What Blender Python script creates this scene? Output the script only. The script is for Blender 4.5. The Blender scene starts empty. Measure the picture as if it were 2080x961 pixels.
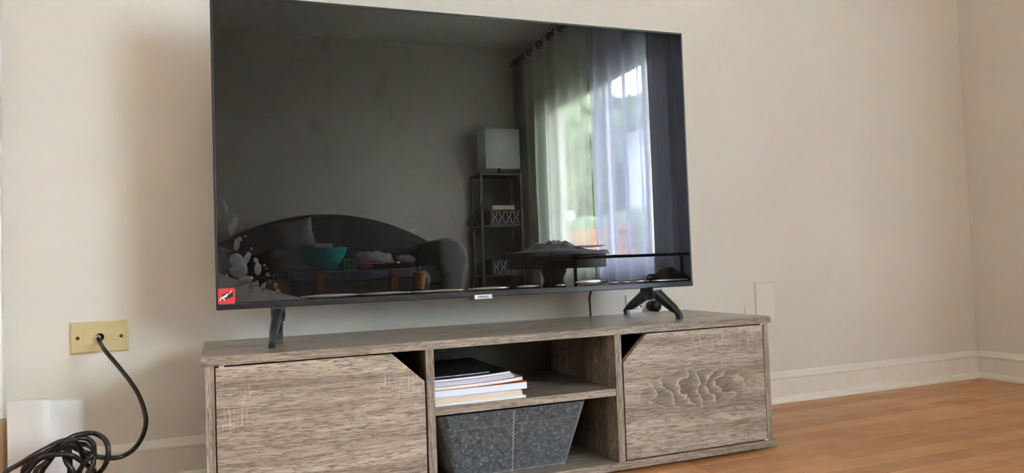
import bpy, bmesh, math, random
from mathutils import Vector, Matrix, noise
random.seed(7)
S = bpy.context.scene
COL = S.collection
PI = math.pi

# ------------------------------------------------------------------ camera, world, light, exposure
F_PX, YAW, PITCH, ROLL = 1508.69, 0.3776, 0.0358, -0.0357
CAM = Vector((0.1476, -1.8566, 0.4585))
fw = Vector((math.sin(YAW) * math.cos(PITCH), math.cos(YAW) * math.cos(PITCH), math.sin(PITCH)))
rt = Vector((math.cos(YAW), -math.sin(YAW), 0))
up = rt.cross(fw)
r2 = rt * math.cos(ROLL) + up * math.sin(ROLL)
u2 = -rt * math.sin(ROLL) + up * math.cos(ROLL)
cd = bpy.data.cameras.new('camera')
cd.sensor_width = 36.0
cd.lens = 36.0 * F_PX / 2080.0
cd.clip_start = 0.02
cd.clip_end = 200
co = bpy.data.objects.new('camera', cd)
COL.objects.link(co)
M = Matrix((r2, u2, -fw)).transposed().to_4x4()
M.translation = CAM
co.matrix_world = M
S.camera = co

S.view_settings.view_transform = 'Standard'
S.view_settings.look = 'None'
S.view_settings.gamma = 1.0
S.view_settings.exposure = 1.2
S.view_settings.use_curve_mapping = False
S.cycles.use_denoising = True
S.cycles.max_bounces = 10
S.cycles.diffuse_bounces = 6
S.cycles.glossy_bounces = 4
S.cycles.transparent_max_bounces = 24
S.cycles.caustics_reflective = False
S.cycles.caustics_refractive = False
S.cycles.sample_clamp_indirect = 0.0

SKY = 60.0
W = bpy.data.worlds.new('sky')
S.world = W
W.use_nodes = True
wn, wl = W.node_tree.nodes, W.node_tree.links
wn.clear()
wo = wn.new('ShaderNodeOutputWorld')
wb = wn.new('ShaderNodeBackground')
wr = wn.new('ShaderNodeValToRGB')
wg = wn.new('ShaderNodeTexCoord')
ws = wn.new('ShaderNodeSeparateXYZ')
wl.new(wg.outputs['Generated'], ws.inputs[0])
wl.new(ws.outputs['Z'], wr.inputs[0])
wr.color_ramp.elements[0].position = 0.0
wr.color_ramp.elements[0].color = (0.95, 0.96, 1.0, 1)
wr.color_ramp.elements[1].position = 0.9
wr.color_ramp.elements[1].color = (0.78, 0.87, 1.0, 1)
wl.new(wr.outputs[0], wb.inputs['Color'])
wb.inputs['Strength'].default_value = SKY
wl.new(wb.outputs[0], wo.inputs[0])

WX, BY, LX, CH = 2.635, -5.2, -2.4, 2.48          # right wall, back wall, left wall, ceiling
WIN = (-4.56, -2.30, 0.42, 1.87)                   # window in the right wall: y0, y1, z0, z1
WIN2 = (-1.75, -0.95, 0.35, 1.55)                     # unseen window added in the left wall as fill light: y0, y1, z0, z1

def portal(name, loc, rot, sx, sy):
    l = bpy.data.lights.new(name, 'AREA')
    l.shape = 'RECTANGLE'; l.size = sx; l.size_y = sy
    l.cycles.is_portal = True
    o = bpy.data.objects.new(name, l); COL.objects.link(o)
    o.location = loc; o.rotation_euler = rot
portal('window_portal', (WX + 0.16, (WIN[0] + WIN[1]) / 2, (WIN[2] + WIN[3]) / 2), (0, PI / 2, 0), WIN[3] - WIN[2], WIN[1] - WIN[0])
portal('window_portal_fill', (LX - 0.16, (WIN2[0] + WIN2[1]) / 2, (WIN2[2] + WIN2[3]) / 2), (0, -PI / 2, 0), WIN2[3] - WIN2[2], WIN2[1] - WIN2[0])

# ------------------------------------------------------------------ node material helper
class NM:
    def __init__(s, name):
        s.m = bpy.data.materials.new(name); s.m.use_nodes = True
        s.n = s.m.node_tree.nodes; s.l = s.m.node_tree.links
        s.n.clear()
        s.out = s.n.new('ShaderNodeOutputMaterial')
        s.b = s.n.new('ShaderNodeBsdfPrincipled')
        s.l.new(s.b.outputs[0], s.out.inputs[0])
    def set(s, sock, v):
        if v is None: return
        if isinstance(v, bpy.types.NodeSocket): s.l.new(v, sock)
        else:
            if isinstance(v, tuple) and len(v) == 3 and sock.type == 'RGBA': v = v + (1,)
            sock.default_value = v
    def p(s, **k):
        for a, v in k.items(): s.set(s.b.inputs[a.replace('_', ' ')], v)
        return s
    def obj(s): return s.n.new('ShaderNodeTexCoord').outputs['Object']
    def map(s, v, scale=(1, 1, 1), loc=(0, 0, 0), rot=(0, 0, 0)):
        n = s.n.new('ShaderNodeMapping'); s.l.new(v, n.inputs[0])
        n.inputs['Scale'].default_value = scale; n.inputs['Location'].default_value = loc; n.inputs['Rotation'].default_value = rot
        return n.outputs[0]
    def noise(s, v, scale=5, detail=4, rough=0.5, dist=0.0):
        n = s.n.new('ShaderNodeTexNoise'); s.set(n.inputs['Vector'], v)
        n.inputs['Scale'].default_value = scale; n.inputs['Detail'].default_value = detail
        n.inputs['Roughness'].default_value = rough; n.inputs['Distortion'].default_value = dist
        return n.outputs[0]
    def ramp(s, f, *stops):
        n = s.n.new('ShaderNodeValToRGB'); s.set(n.inputs[0], f); e = n.color_ramp.elements
        while len(e) < len(stops): e.new(0.5)
        for i, (p_, c) in enumerate(stops):
            e[i].position = p_
            e[i].color = (c, c, c, 1) if not isinstance(c, tuple) else c + (1,)
        return n.outputs[0]
    def math(s, op, a, b=None, c=None):
        n = s.n.new('ShaderNodeMath'); n.operation = op; s.set(n.inputs[0], a)
        if b is not None: s.set(n.inputs[1], b)
        if c is not None: s.set(n.inputs[2], c)
        return n.outputs[0]
    def vadd(s, a, b):
        n = s.n.new('ShaderNodeVectorMath'); n.operation = 'ADD'; s.set(n.inputs[0], a); s.set(n.inputs[1], b); return n.outputs[0]
    def xyz(s, x, y, z):
        n = s.n.new('ShaderNodeCombineXYZ'); s.set(n.inputs[0], x); s.set(n.inputs[1], y); s.set(n.inputs[2], z); return n.outputs[0]
    def sep(s, v):
        n = s.n.new('ShaderNodeSeparateXYZ'); s.l.new(v, n.inputs[0]); return n.outputs
    def mix(s, f, a, b, mode='MIX'):
        n = s.n.new('ShaderNodeMix'); n.data_type = 'RGBA'; n.blend_type = mode
        s.set(n.inputs['Factor'], f); s.set(n.inputs[6], a); s.set(n.inputs[7], b); return n.outputs[2]
    def bump(s, h, strength=0.3, dist=0.002):
        n = s.n.new('ShaderNodeBump'); s.l.new(h, n.inputs['Height'])
        n.inputs['Strength'].default_value = strength; n.inputs['Distance'].default_value = dist
        s.l.new(n.outputs[0], s.b.inputs['Normal']); return s

def plain(name, col, rough=0.5, metal=0.0, var=0.08, nscale=12, bump=0.0, **k):
    a = NM(name); v = a.obj(); f = a.noise(v, nscale, 4)
    c0 = tuple(x * (1 - var) for x in col); c1 = tuple(min(1, x * (1 + var)) for x in col)
    a.p(Base_Color=a.ramp(f, (0.3, c0), (0.7, c1)), Roughness=rough, Metallic=metal, **k)
    if bump: a.bump(a.noise(v, nscale * 6, 3), bump)
    return a.m

def wood(name, axis='X', loc=(0, 0, 0), dark=(0.135, 0.098, 0.070), mid=(0.285, 0.222, 0.170), light=(0.50, 0.405, 0.32), rough=0.42, fine=1.0, figure=None, saw=0.0, tone=1.0, bumpy=0.35, saws=None, warpk=0.045):
    """limed driftwood foil: grain runs along axis, streaks across z (or x)"""
    a = NM(name); v = a.map(a.obj(), loc=loc)
    x, y, z = a.sep(v)
    if axis == 'X': g = a.xyz(x, y, z); along, across = x, z
    elif axis == 'XT': g = a.xyz(x, z, y); along, across = x, y     # grain along x on a horizontal board
    elif axis == 'Y': g = a.xyz(y, x, z); along, across = y, z
    else: g = a.xyz(z, y, x); along, across = z, x
    warp = a.noise(a.map(g, (2.2, 5, 7)), 1, 3, 0.5)
    w2 = a.math('MULTIPLY', a.math('SUBTRACT', warp, 0.5), warpk)
    fx, fy, fz = a.sep(g)
    fz2 = a.math('ADD', fz, w2)
    gw = a.xyz(fx, fy, fz2)
    band = a.noise(a.map(gw, (1.8, 16, 40)), 1, 4, 0.6)
    streak = a.noise(a.map(gw, (11, 60, 290)), 1, 4, 0.65, 0.2)
    wig = a.math('MULTIPLY', a.math('SUBTRACT', a.noise(a.map(g, (90, 90, 60)), 1, 2), 0.5), 0.0035)
    gw2 = a.xyz(fx, fy, a.math('ADD', fz2, wig))
    pores = a.noise(a.map(gw2, (52, 200, 640)), 1, 3, 0.6)
    h = a.math('ADD', a.math('MULTIPLY', band, 1.0), a.math('MULTIPLY', streak, 0.9))
    h = a.math('SUBTRACT', h, 0.45)
    if figure:
        cx, cz, rx, rz = figure
        dx = a.math('DIVIDE', a.math('SUBTRACT', x, cx), rx); dz = a.math('DIVIDE', a.math('SUBTRACT', z, cz), rz)
        rr = a.math('SQRT', a.math('ADD', a.math('MULTIPLY', dx, dx), a.math('MULTIPLY', dz, dz)))
        mask = a.ramp(rr, (0.55, 1.0), (1.0, 0.0))
        nn = a.noise(a.map(a.xyz(x, y, z), (8, 3, 20)), 1, 2.5, 0.5, 0.2)
        lines = a.math('FRACT', a.math('MULTIPLY', a.math('ADD', nn, a.math('MULTIPLY', x, 4.5)), 5.5))
        lines = a.ramp(lines, (0.0, 0.10), (0.5, 0.30), (0.82, 0.46), (0.95, 1.0))
        fa = a.math('MULTIPLY', mask, 0.85)
        h = a.math('ADD', a.math('MULTIPLY', h, a.math('SUBTRACT', 1.0, fa)), a.math('MULTIPLY', lines, fa))
    pd = a.ramp(pores, (0.38, 0.0), (0.50, 1.0))
    c = a.ramp(h, (0.20, dark), (0.44, mid), (0.72, light))
    c = a.mix(a.math('MULTIPLY', a.math('SUBTRACT', 1.0, pd), 0.8 * fine), c, tuple(q * 0.62 for q in dark))
    if saw:
        s1 = a.noise(a.map(v, (520, 10, 34), (3, 1, 7)), 1, 2, 0.5)
        s2 = a.noise(a.map(v, (40, 10, 520), (3, 1, 7)), 1, 2, 0.5)
        ss = a.math('MAXIMUM', a.ramp(s1, (0.58, 0.0), (0.68, 1.0)), a.math('MULTIPLY', a.ramp(s2, (0.58, 0.0), (0.68, 1.0)), 1.0))
        mk = None
        for (sx, sz, qx, qz) in (saws or ()):
            dx = a.math('DIVIDE', a.math('SUBTRACT', x, sx), qx); dz = a.math('DIVIDE', a.math('SUBTRACT', z, sz), qz)
            r_ = a.math('MAXIMUM', a.math('ABSOLUTE', dx), a.math('ABSOLUTE', dz))
            q = a.ramp(a.math('ADD', r_, a.math('MULTIPLY', a.math('SUBTRACT', warp, 0.5), 1.2)), (0.5, 1.0), (1.0, 0.0))
            mk = q if mk is None else a.math('MAXIMUM', mk, q)
        c = a.mix(a.math('MULTIPLY', a.math('MULTIPLY', ss, mk), saw), c, (0.60, 0.53, 0.46))
    if tone != 1.0: c = a.mix(1.0, c, (tone, tone, tone), 'MULTIPLY')
    a.p(Base_Color=c, Roughness=rough)
    a.bump(a.math('ADD', a.math('MULTIPLY', streak, 0.5), a.math('MULTIPLY', pd, 0.5)), bumpy, 0.0006)
    return a.m

# ------------------------------------------------------------------ mesh helpers
def link(name, bm, mat, parent=None, smooth=False, mods=None):
    """bm is in world coordinates unless the parent carries local=True"""
    me = bpy.data.meshes.new(name)
    if parent is not None and not parent.get('_loc'):
        bmesh.ops.translate(bm, verts=bm.verts, vec=-parent_base(parent))
    bm.normal_update(); bm.to_mesh(me); bm.free()
    if mat is not None:
        for m_ in (mat if isinstance(mat, (list, tuple)) else [mat]): me.materials.append(m_)
    if smooth:
        for p_ in me.polygons: p_.use_smooth = True
    o = bpy.data.objects.new(name, me); COL.objects.link(o)
    if parent is not None: o.parent = parent
    return o
BASE = {}
def parent_base(o):
    while o is not None:
        if o.name in BASE: return BASE[o.name]
        o = o.parent
    return Vector((0, 0, 0))
LOCAL = set()
def thing(name, label, cat, loc=(0, 0, 0), group=None, rotz=0.0, local=False):
    o = bpy.data.objects.new(name, None); o.empty_display_size = 0.05; COL.objects.link(o)
    o.location = loc; o.rotation_euler = (0, 0, rotz)
    BASE[o.name] = Vector((0, 0, 0)) if local else Vector(loc)
    o['label'] = label; o['category'] = cat
    if group: o['group'] = group
    return o
def tag(o, label, cat, group=None):
    o['label'] = label; o['category'] = cat
    if group: o['group'] = group
    return o
def struct(o): o['kind'] = 'structure'; return o

def NB(): return bmesh.new()
def box(bm, x0, x1, y0, y1, z0, z1, bev=0.0, seg=2):
    g = bmesh.ops.create_cube(bm, size=1.0)['verts']
    for v in g: v.co = Vector((x0 + (v.co.x + .5) * (x1 - x0), y0 + (v.co.y + .5) * (y1 - y0), z0 + (v.co.z + .5) * (z1 - z0)))
    if bev:
        es = list({e for v in g for e in v.link_edges})
        r = bmesh.ops.bevel(bm, geom=es, offset=bev, segments=seg, profile=0.5, affect='EDGES')
        return r['verts']
    return g
def prism(bm, pts, off, bev=0.0, seg=2):
    """closed polygon (list of 3D points) extruded by vector off"""
    vs = [bm.verts.new(p_) for p_ in pts]
    f = bm.faces.new(vs)
    r = bmesh.ops.extrude_face_region(bm, geom=[f])
    nv = [e for e in r['geom'] if isinstance(e, bmesh.types.BMVert)]
    bmesh.ops.translate(bm, verts=nv, vec=off)
    bmesh.ops.recalc_face_normals(bm, faces=bm.faces)
    if bev:
        es = list({e for v in vs + nv for e in v.link_edges})
        bmesh.ops.bevel(bm, geom=es, offset=bev, segments=seg, profile=0.5, affect='EDGES')
def catmull(pts, n=6):
    P = [Vector(p_) for p_ in pts]; out = []
    for i in range(len(P) - 1):
        a, b, c, d = P[max(i - 1, 0)], P[i], P[i + 1], P[min(i + 2, len(P) - 1)]
        for k in range(n):
            t = k / n
            out.append(0.5 * ((2 * b) + (c - a) * t + (2 * a - 5 * b + 4 * c - d) * t * t + (3 * b - a - 3 * c + d) * t ** 3))
    out.append(P[-1]); return out
def tube(bm, pts, r, sides=8, spline=0, cap=True, closed=False):
    P = catmull(pts, spline) if spline else [Vector(p_) for p_ in pts]
    rings = []; ref = None
    for i, p_ in enumerate(P):
        t = (P[min(i + 1, len(P) - 1)] - P[max(i - 1, 0)])
        if t.length < 1e-9: t = Vector((0, 0, 1))
        t.normalize()
        if ref is None:
            ref = t.orthogonal().normalized()
        ref = (ref - t * ref.dot(t))
        ref = ref.normalized() if ref.length > 1e-6 else t.orthogonal().normalized()
        b = t.cross(ref)
        rr = r[i * (len(r) - 1) // max(1, len(P) - 1)] if isinstance(r, (list, tuple)) else r
        rings.append([bm.verts.new(p_ + (ref * math.cos(2 * PI * k / sides) + b * math.sin(2 * PI * k / sides)) * rr) for k in range(sides)])
    for a, b in zip(rings, rings[1:]):
        for k in range(sides): bm.faces.new((a[k], a[(k + 1) % sides], b[(k + 1) % sides], b[k]))
    if cap:
        bm.faces.new(rings[0][::-1]); bm.faces.new(rings[-1])
def lathe(bm, prof, c, seg=24, sx=1.0, sy=1.0, cap=True):
    """prof: list of (radius, z); c: (x,y)"""
    rings = [[bm.verts.new((c[0] + r * sx * math.cos(2 * PI * k / seg), c[1] + r * sy * math.sin(2 * PI * k / seg), z)) for k in range(seg)] for r, z in prof]
    for a, b in zip(rings, rings[1:]):
        for k in range(seg): bm.faces.new((a[k], a[(k + 1) % seg], b[(k + 1) % seg], b[k]))
    if cap:
        bm.faces.new(rings[0][::-1]); bm.faces.new(rings[-1])
def disc_y(bm, cx, y, cz, r, depth, seg=20, ry=None):
    """cylinder with axis along y (front at y, going to y+depth)"""
    a = [bm.verts.new((cx + r * math.cos(2 * PI * k / seg), y, cz + (ry or r) * math.sin(2 * PI * k / seg))) for k in range(seg)]
    b = [bm.verts.new((v.co.x, y + depth, v.co.z)) for v in a]
    bm.faces.new(a[::-1]); bm.faces.new(b)
    for k in range(seg): bm.faces.new((a[k], a[(k + 1) % seg], b[(k + 1) % seg], b[k]))
    bmesh.ops.recalc_face_normals(bm, faces=bm.faces)
def grid(bm, nu, nv, fn, closed_u=False):
    vs = [[bm.verts.new(fn(i / nu, j / nv)) for j in range(nv + 1)] for i in range(nu + (0 if closed_u else 1))]
    n = len(vs)
    for i in range(nu):
        for j in range(nv):
            bm.faces.new((vs[i][j], vs[(i + 1) % n][j], vs[(i + 1) % n][j + 1], vs[i][j + 1]))
    return vs
def blob(bm, c, r, sub=3, amp=0.1, fr=3.0, seed=0.0, sc=(1, 1, 1), flat=None):
    g = bmesh.ops.create_icosphere(bm, subdivisions=sub, radius=1.0)['verts']
    for v in g:
        n_ = noise.noise(v.co * fr + Vector((seed, seed * 1.7, 0))) + 0.5 * noise.noise(v.co * fr * 2.3 + Vector((seed, 0, seed)))
        p_ = v.co * (1 + amp * n_)
        if flat is not None and p_.z < flat: p_.z = flat
        v.co = Vector((c[0] + p_.x * r * sc[0], c[1] + p_.y * r * sc[1], c[2] + p_.z * r * sc[2]))
    return g

# ------------------------------------------------------------------ materials
m_wall = plain('wall_paint', (0.685, 0.642, 0.575), 0.6, var=0.02, nscale=3, bump=0.05)
m_ceil = plain('ceiling_paint', (0.72, 0.70, 0.66), 0.8, var=0.02)
m_trim = plain('trim_paint', (0.76, 0.715, 0.64), 0.38, var=0.03, nscale=25, bump=0.1)
m_white = plain('white_plastic', (0.66, 0.63, 0.60), 0.35, var=0.02)
m_black = plain('black_plastic', (0.012, 0.013, 0.014), 0.33, var=0.1)
m_leg = plain('leg_plastic', (0.017, 0.021, 0.022), 0.33, var=0.1)
m_rubber = plain('black_cable', (0.012, 0.010, 0.009), 0.38, var=0.1)
m_metal = plain('steel', (0.6, 0.6, 0.6), 0.3, 1.0)
m_hole = plain('dark_hole', (0.004, 0.004, 0.004), 0.9)

# ------------------------------------------------------------------ the setting
T = 0.14
bm = NB(); box(bm, LX - T, WX + T, 0, T, 0, CH); struct(link('wall_front', bm, m_wall))
bm = NB(); box(bm, LX - T, WX + T, BY - T, BY, 0, CH); struct(link('wall_back', bm, m_wall))
def wall_with_hole(name, x0, x1, win):
    bm = NB(); y0, y1, z0, z1 = win
    box(bm, x0, x1, BY, 0, 0, z0); box(bm, x0, x1, BY, 0, z1, CH)
    box(bm, x0, x1, BY, y0, z0, z1); box(bm, x0, x1, y1, 0, z0, z1)
    return struct(link(name, bm, m_wall))
wall_with_hole('wall_right', WX, WX + T, WIN)
wall_with_hole('wall_left', LX - T, LX, WIN2)
bm = NB(); box(bm, LX - T, WX + T, BY - T, T, CH, CH + 0.1); struct(link('ceiling', bm, m_ceil))
m_sub = plain('subfloor', (0.05, 0.03, 0.02), 0.9)
bm = NB(); box(bm, LX - T, WX + T, BY - T, T, -0.10, -0.012); floor = struct(link('floor', bm, m_sub))

def floor_mat():
    a = NM('honey_oak'); v = a.obj()
    oi = a.n.new('ShaderNodeObjectInfo').outputs['Random']
    isl = a.n.new('ShaderNodeNewGeometry').outputs['Random Per Island']
    rnd = a.math('FRACT', a.math('ADD', a.math('MULTIPLY', oi, 7.31), a.math('MULTIPLY', isl, 3.77)))
    off = a.xyz(a.math('MULTIPLY', rnd, 13.0), a.math('MULTIPLY', rnd, 31.0), 0.0)
    vv = a.vadd(v, off)
    g1 = a.noise(a.map(vv, (3.0, 40, 1)), 1, 4, 0.6, 0.4)
    g2 = a.noise(a.map(vv, (16, 260, 1)), 1, 3, 0.6)
    base = a.ramp(rnd, (0.0, (0.44, 0.200, 0.080)), (0.4, (0.56, 0.265, 0.108)), (1.0, (0.66, 0.335, 0.145)))
    c = a.mix(a.ramp(g1, (0.35, 0.0), (0.68, 0.62)), base, (0.38, 0.160, 0.065))
    c = a.mix(a.ramp(g2, (0.50, 0.0), (0.70, 0.30)), c, (0.30, 0.12, 0.05))
    a.p(Base_Color=c, Roughness=a.ramp(a.noise(v, 9, 4), (0.3, 0.30), (0.7, 0.46)), Specular_IOR_Level=0.4)
    a.bump(g1, 0.12, 0.0006)
    return a.m
m_floor = floor_mat()
PW = 0.057
rest = NB()
def plank_box(bm, x0, x1, y0, y1, dz):
    box(bm, x0 + .0004, x1 - .0004, y0 + .0004, y1 - .0004, -0.012, dz, 0.0007, 1)
y = -0.014
row = 0
while y > BY:
    x = LX - random.random() * 0.8
    y0, y1 = max(y - PW, BY), y
    while x < WX:
        L = random.uniform(0.35, 1.25)
        a_, b_ = max(x, LX), min(x + L, WX)
        if b_ - a_ > 0.02:
            dz = random.uniform(-0.0005, 0.0)
            if y > -1.5 and b_ > 1.0:
                bm = NB(); plank_box(bm, a_, b_, y0, y1, dz); link('plank', bm, m_floor, floor)
            else: plank_box(rest, a_, b_, y0, y1, dz)
        x += L
    y -= PW; row += 1
o = link('plank', rest, m_floor, floor); o['kind'] = 'stuff'

# baseboards: board with a moulded top edge and a shoe moulding in front
def baseboard(name, a, b, nrm, wob=0.0):
    """a,b: ends (2D) along the wall, nrm: direction into the room"""
    a = Vector((a[0], a[1], 0)); b = Vector((b[0], b[1], 0)); n = Vector((nrm[0], nrm[1], 0))
    H = 0.0925
    prof = [(0, 0), (0.013, 0), (0.013, 0.070), (0.0145, 0.0735), (0.0145, 0.0765), (0.012, 0.079), (0.0095, 0.083), (0.006, 0.0895), (0.003, H), (0, H)]
    bm = NB()
    prism(bm, [a + n * d_ + Vector((0, 0, z)) for d_, z in prof], b - a)
    o = struct(link(name, bm, m_trim))
    bm = NB()
    pr = [(0.013, 0.0)] + [(0.013 + 0.0135 * math.cos(t * PI / 10), 0.0185 * math.sin(t * PI / 10)) for t in range(0, 6)]
    pr[1] = (0.0265, 0.0)
    nseg = 60; L = (b - a)
    rings = []
    for i in range(nseg + 1):
        p_ = a + L * (i / nseg)
        w_ = wob * noise.noise(p_ * 5.0)
        rings.append([bm.verts.new(p_ + n * (d_ + (w_ if d_ > 0.014 else 0)) + Vector((0, 0, z))) for d_, z in pr])
    for p0, p1 in zip(rings, rings[1:]):
        for k in range(len(pr)): bm.faces.new((p0[k], p0[(k + 1) % len(pr)], p1[(k + 1) % len(pr)], p1[k]))
    bm.faces.new(rings[0]); bm.faces.new(rings[-1][::-1])
    bmesh.ops.recalc_face_normals(bm, faces=bm.faces)
    link('shoe_moulding', bm, m_trim, o, smooth=False)
baseboard('baseboard_front', (-0.27, 0), (WX, 0), (0, -1), 0.0012)
baseboard('baseboard_right', (WX, -0.0135), (WX, BY), (-1, 0), 0.0012)
baseboard('baseboard_back', (LX, BY), (WX - 0.0135, BY), (0, 1))
baseboard('baseboard_left', (LX, BY + 0.0135), (LX, 0), (1, 0))

# door casing at the left end of the front wall, with a plain plinth block below
bm = NB(); box(bm, -0.36, -0.2735, -0.022, 0, 0.172, 2.08, 0.003)
struct(link('trim_1', bm, m_trim))
m_plinth = plain('plinth_wood', (0.50, 0.37, 0.24), 0.5, var=0.12, nscale=20)
bm = NB(); box(bm, -0.365, -0.2715, -0.028, 0, 0.0, 0.172, 0.003); struct(link('trim_2', bm, m_plinth))

# windows ------------------------------------------------------------------
def pane_mat():
    a = NM('window_glass')
    tr = a.n.new('ShaderNodeBsdfTransparent'); tr.inputs[0].default_value = (0.93, 0.96, 0.95, 1)
    gl = a.n.new('ShaderNodeBsdfGlossy'); gl.inputs['Roughness'].default_value = 0.02
    mx = a.n.new('ShaderNodeMixShader'); mx.inputs[0].default_value = 0.06
    a.l.new(tr.outputs[0], mx.inputs[1]); a.l.new(gl.outputs[0], mx.inputs[2]); a.l.new(mx.outputs[0], a.out.inputs[0])
    return a.m
m_pane = pane_mat()
m_frame = plain('window_frame_paint', (0.80, 0.79, 0.76), 0.4, var=0.02)
def window(name, x, sgn, win, mulls):
    """x: inner wall face; sgn: +1 when outside lies at +x"""
    y0, y1, z0, z1 = win
    root = bpy.data.objects.new(name, None); COL.objects.link(root); root.location = (x, (y0 + y1) / 2, z0); BASE[root.name] = Vector(root.location)
    root['kind'] = 'structure'
    def X(a, b): return tuple(sorted((x + sgn * a, x + sgn * b)))
    w = 0.045
    bm = NB(); a, b = X(0.05, 0.11)
    box(bm, a, b, y0, y1, z0, z0 + w, .003); box(bm, a, b, y0, y1, z1 - w, z1, .003); box(bm, a, b, y0, y0 + w, z0 + w, z1 - w, .003); box(bm, a, b, y1 - w, y1, z0 + w, z1 - w, .003)
    link('window_frame', bm, m_frame, root)
    bm = NB(); a, b = X(-0.014, 0.0)
    for q in ((y0 - .07, y0, z0 - .07, z1 + .07), (y1, y1 + .07, z0 - .07, z1 + .07), (y0, y1, z1, z1 + .07), (y0, y1, z0 - .07, z0)): box(bm, a, b, *q, .003)
    link('casing', bm, m_frame, root)
    bm = NB(); a, b = X(-0.03, 0.05); box(bm, a, b, y0 - .02, y1 + .02, z0 - 0.022, z0, .004); link('window_sill', bm, m_frame, root)
    ys = [y0 + w] + list(mulls) + [y1 - w]
    a, b = X(0.055, 0.105)
    for m_ in mulls:
        bm = NB(); box(bm, a, b, m_ - .022, m_ + .022, z0 + w, z1 - w, .003); link('mullion', bm, m_frame, root)
    a, b = X(0.078, 0.082)
    for p0, p1 in zip(ys, ys[1:]):
        bm = NB(); box(bm, a, b, p0 + .01, p1 - .01, z0 + w, z1 - w); link('pane', bm, m_pane, root)
    return root
w1 = window('window_1', WX, 1, WIN, (-3.62, -3.02))
w2 = window('fill_window', LX, -1, WIN2, (-1.35,))  # added, never in view: brightens the left end of the front wall
def blind_mat():
    a = NM('fill_blind'); L_ = a.n.new('ShaderNodeBsdfTranslucent'); L_.inputs[0].default_value = (.09, .09, .089, 1); D_ = a.n.new('ShaderNodeBsdfDiffuse'); D_.inputs[0].default_value = (.6, .58, .55, 1)
    m_ = a.n.new('ShaderNodeMixShader'); m_.inputs[0].default_value = .4; a.l.new(L_.outputs[0], m_.inputs[1]); a.l.new(D_.outputs[0], m_.inputs[2]); a.l.new(m_.outputs[0], a.out.inputs[0]); return a.m
bm = NB(); grid(bm, 2, 2, lambda u, v: Vector((LX - .02, WIN2[0] + .001 + (WIN2[1] - WIN2[0] - .002) * u, WIN2[2] + .001 + (WIN2[3] - WIN2[2] - .002) * v))); link('fill_blind', bm, blind_mat(), w2)  # added blind that dims the fill light from the unseen window
# raised blind head rail with its stacked slats at the top of window_1
m_slat = plain('blind_slat', (0.42, 0.42, 0.40), 0.5, var=0.04)
bm = NB(); box(bm, WX + .002, WX + .045, WIN[0] + .01, WIN[1] - .01, WIN[3] - .05, WIN[3] - .005, .004); rail = link('blind_head_rail', bm, m_slat, w1)
for k in range(6):
    bm = NB(); z = WIN[3] - .058 - k * .012; box(bm, WX + .004, WX + .043, WIN[0] + .015, WIN[1] - .015, z - .003, z, .001, 1)
    link('slat', bm, m_slat, w1)

# ------------------------------------------------------------------ TV stand (cabinet)
CX0, CX1, CYF, CYB, CZ, TT = 0.1159, 1.3538, -0.4456, -0.1094, 0.3123, 0.0160
ZB0, ZB1 = 0.0085, 0.0245
cab = thing('tv_stand', 'low grey-brown limed wood TV stand with two cut-corner doors on the oak floor', 'tv stand', ((CX0 + CX1) / 2, (CYF + CYB) / 2, 0))
bx, by = (CX0 + CX1) / 2, (CYF + CYB) / 2
m_top = wood('driftwood_top', 'XT', (0.3, 2, 1), dark=(0.20, 0.165, 0.135), mid=(0.27, 0.225, 0.185), light=(0.35, 0.30, 0.255), rough=0.25, fine=0.25, bumpy=0.05, warpk=0.008)
m_edge = wood('driftwood_edge', 'X', (0.7, 0, 0.5), tone=0.92, fine=1.0)
m_side = wood('driftwood_side', 'Z', (0.13, 0, 0.2), tone=0.95, warpk=0.012)
m_part = wood('driftwood_partition', 'Z', (0.53, 0, 0.6), dark=(0.10, 0.072, 0.050), mid=(0.215, 0.165, 0.125), light=(0.40, 0.325, 0.26), warpk=0.012)  # same foil in a darker palette: shade inside the bay put into the colour
m_in = wood('shaded_back_foil', 'X', (2.3, 1, 0.9), dark=(0.018, 0.011, 0.007), mid=(0.032, 0.020, 0.013), light=(0.050, 0.034, 0.023), fine=0.6)  # back panel darkened: the shade of the deep bay is in its colour
m_shelf = wood('driftwood_shelf', 'XT', (1.3, 2, 1), dark=(0.17, 0.135, 0.105), mid=(0.25, 0.20, 0.16), light=(0.33, 0.275, 0.225), rough=0.25, fine=0.3, bumpy=0.05, warpk=0.008)
m_doorL = wood('driftwood_door_left', 'X', (0.0, 0, 0.0), saw=0.55, saws=((-0.56, 0.225, 0.05, 0.05), (-0.265, 0.235, 0.06, 0.035)), tone=1.06)
m_doorR = wood('driftwood_door_right', 'X', (0.0, 0, 0.0), figure=(0.405, 0.163, 0.17, 0.048), saw=0.6, saws=((0.51, 0.285, 0.14, 0.05),), tone=0.98)
def cbx(name, mat, x0, x1, y0, y1, z0, z1, bev=0.0008, label=None):
    bm = NB(); box(bm, x0, x1, y0, y1, z0, z1, bev, 2); o = link(name, bm, mat, cab)
    if label: o['label'] = label
    return o
top = cbx('top_board', m_top, CX0, CX1, CYF + 0.0006, CYB, CZ - TT, CZ, 0.0012)
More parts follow.
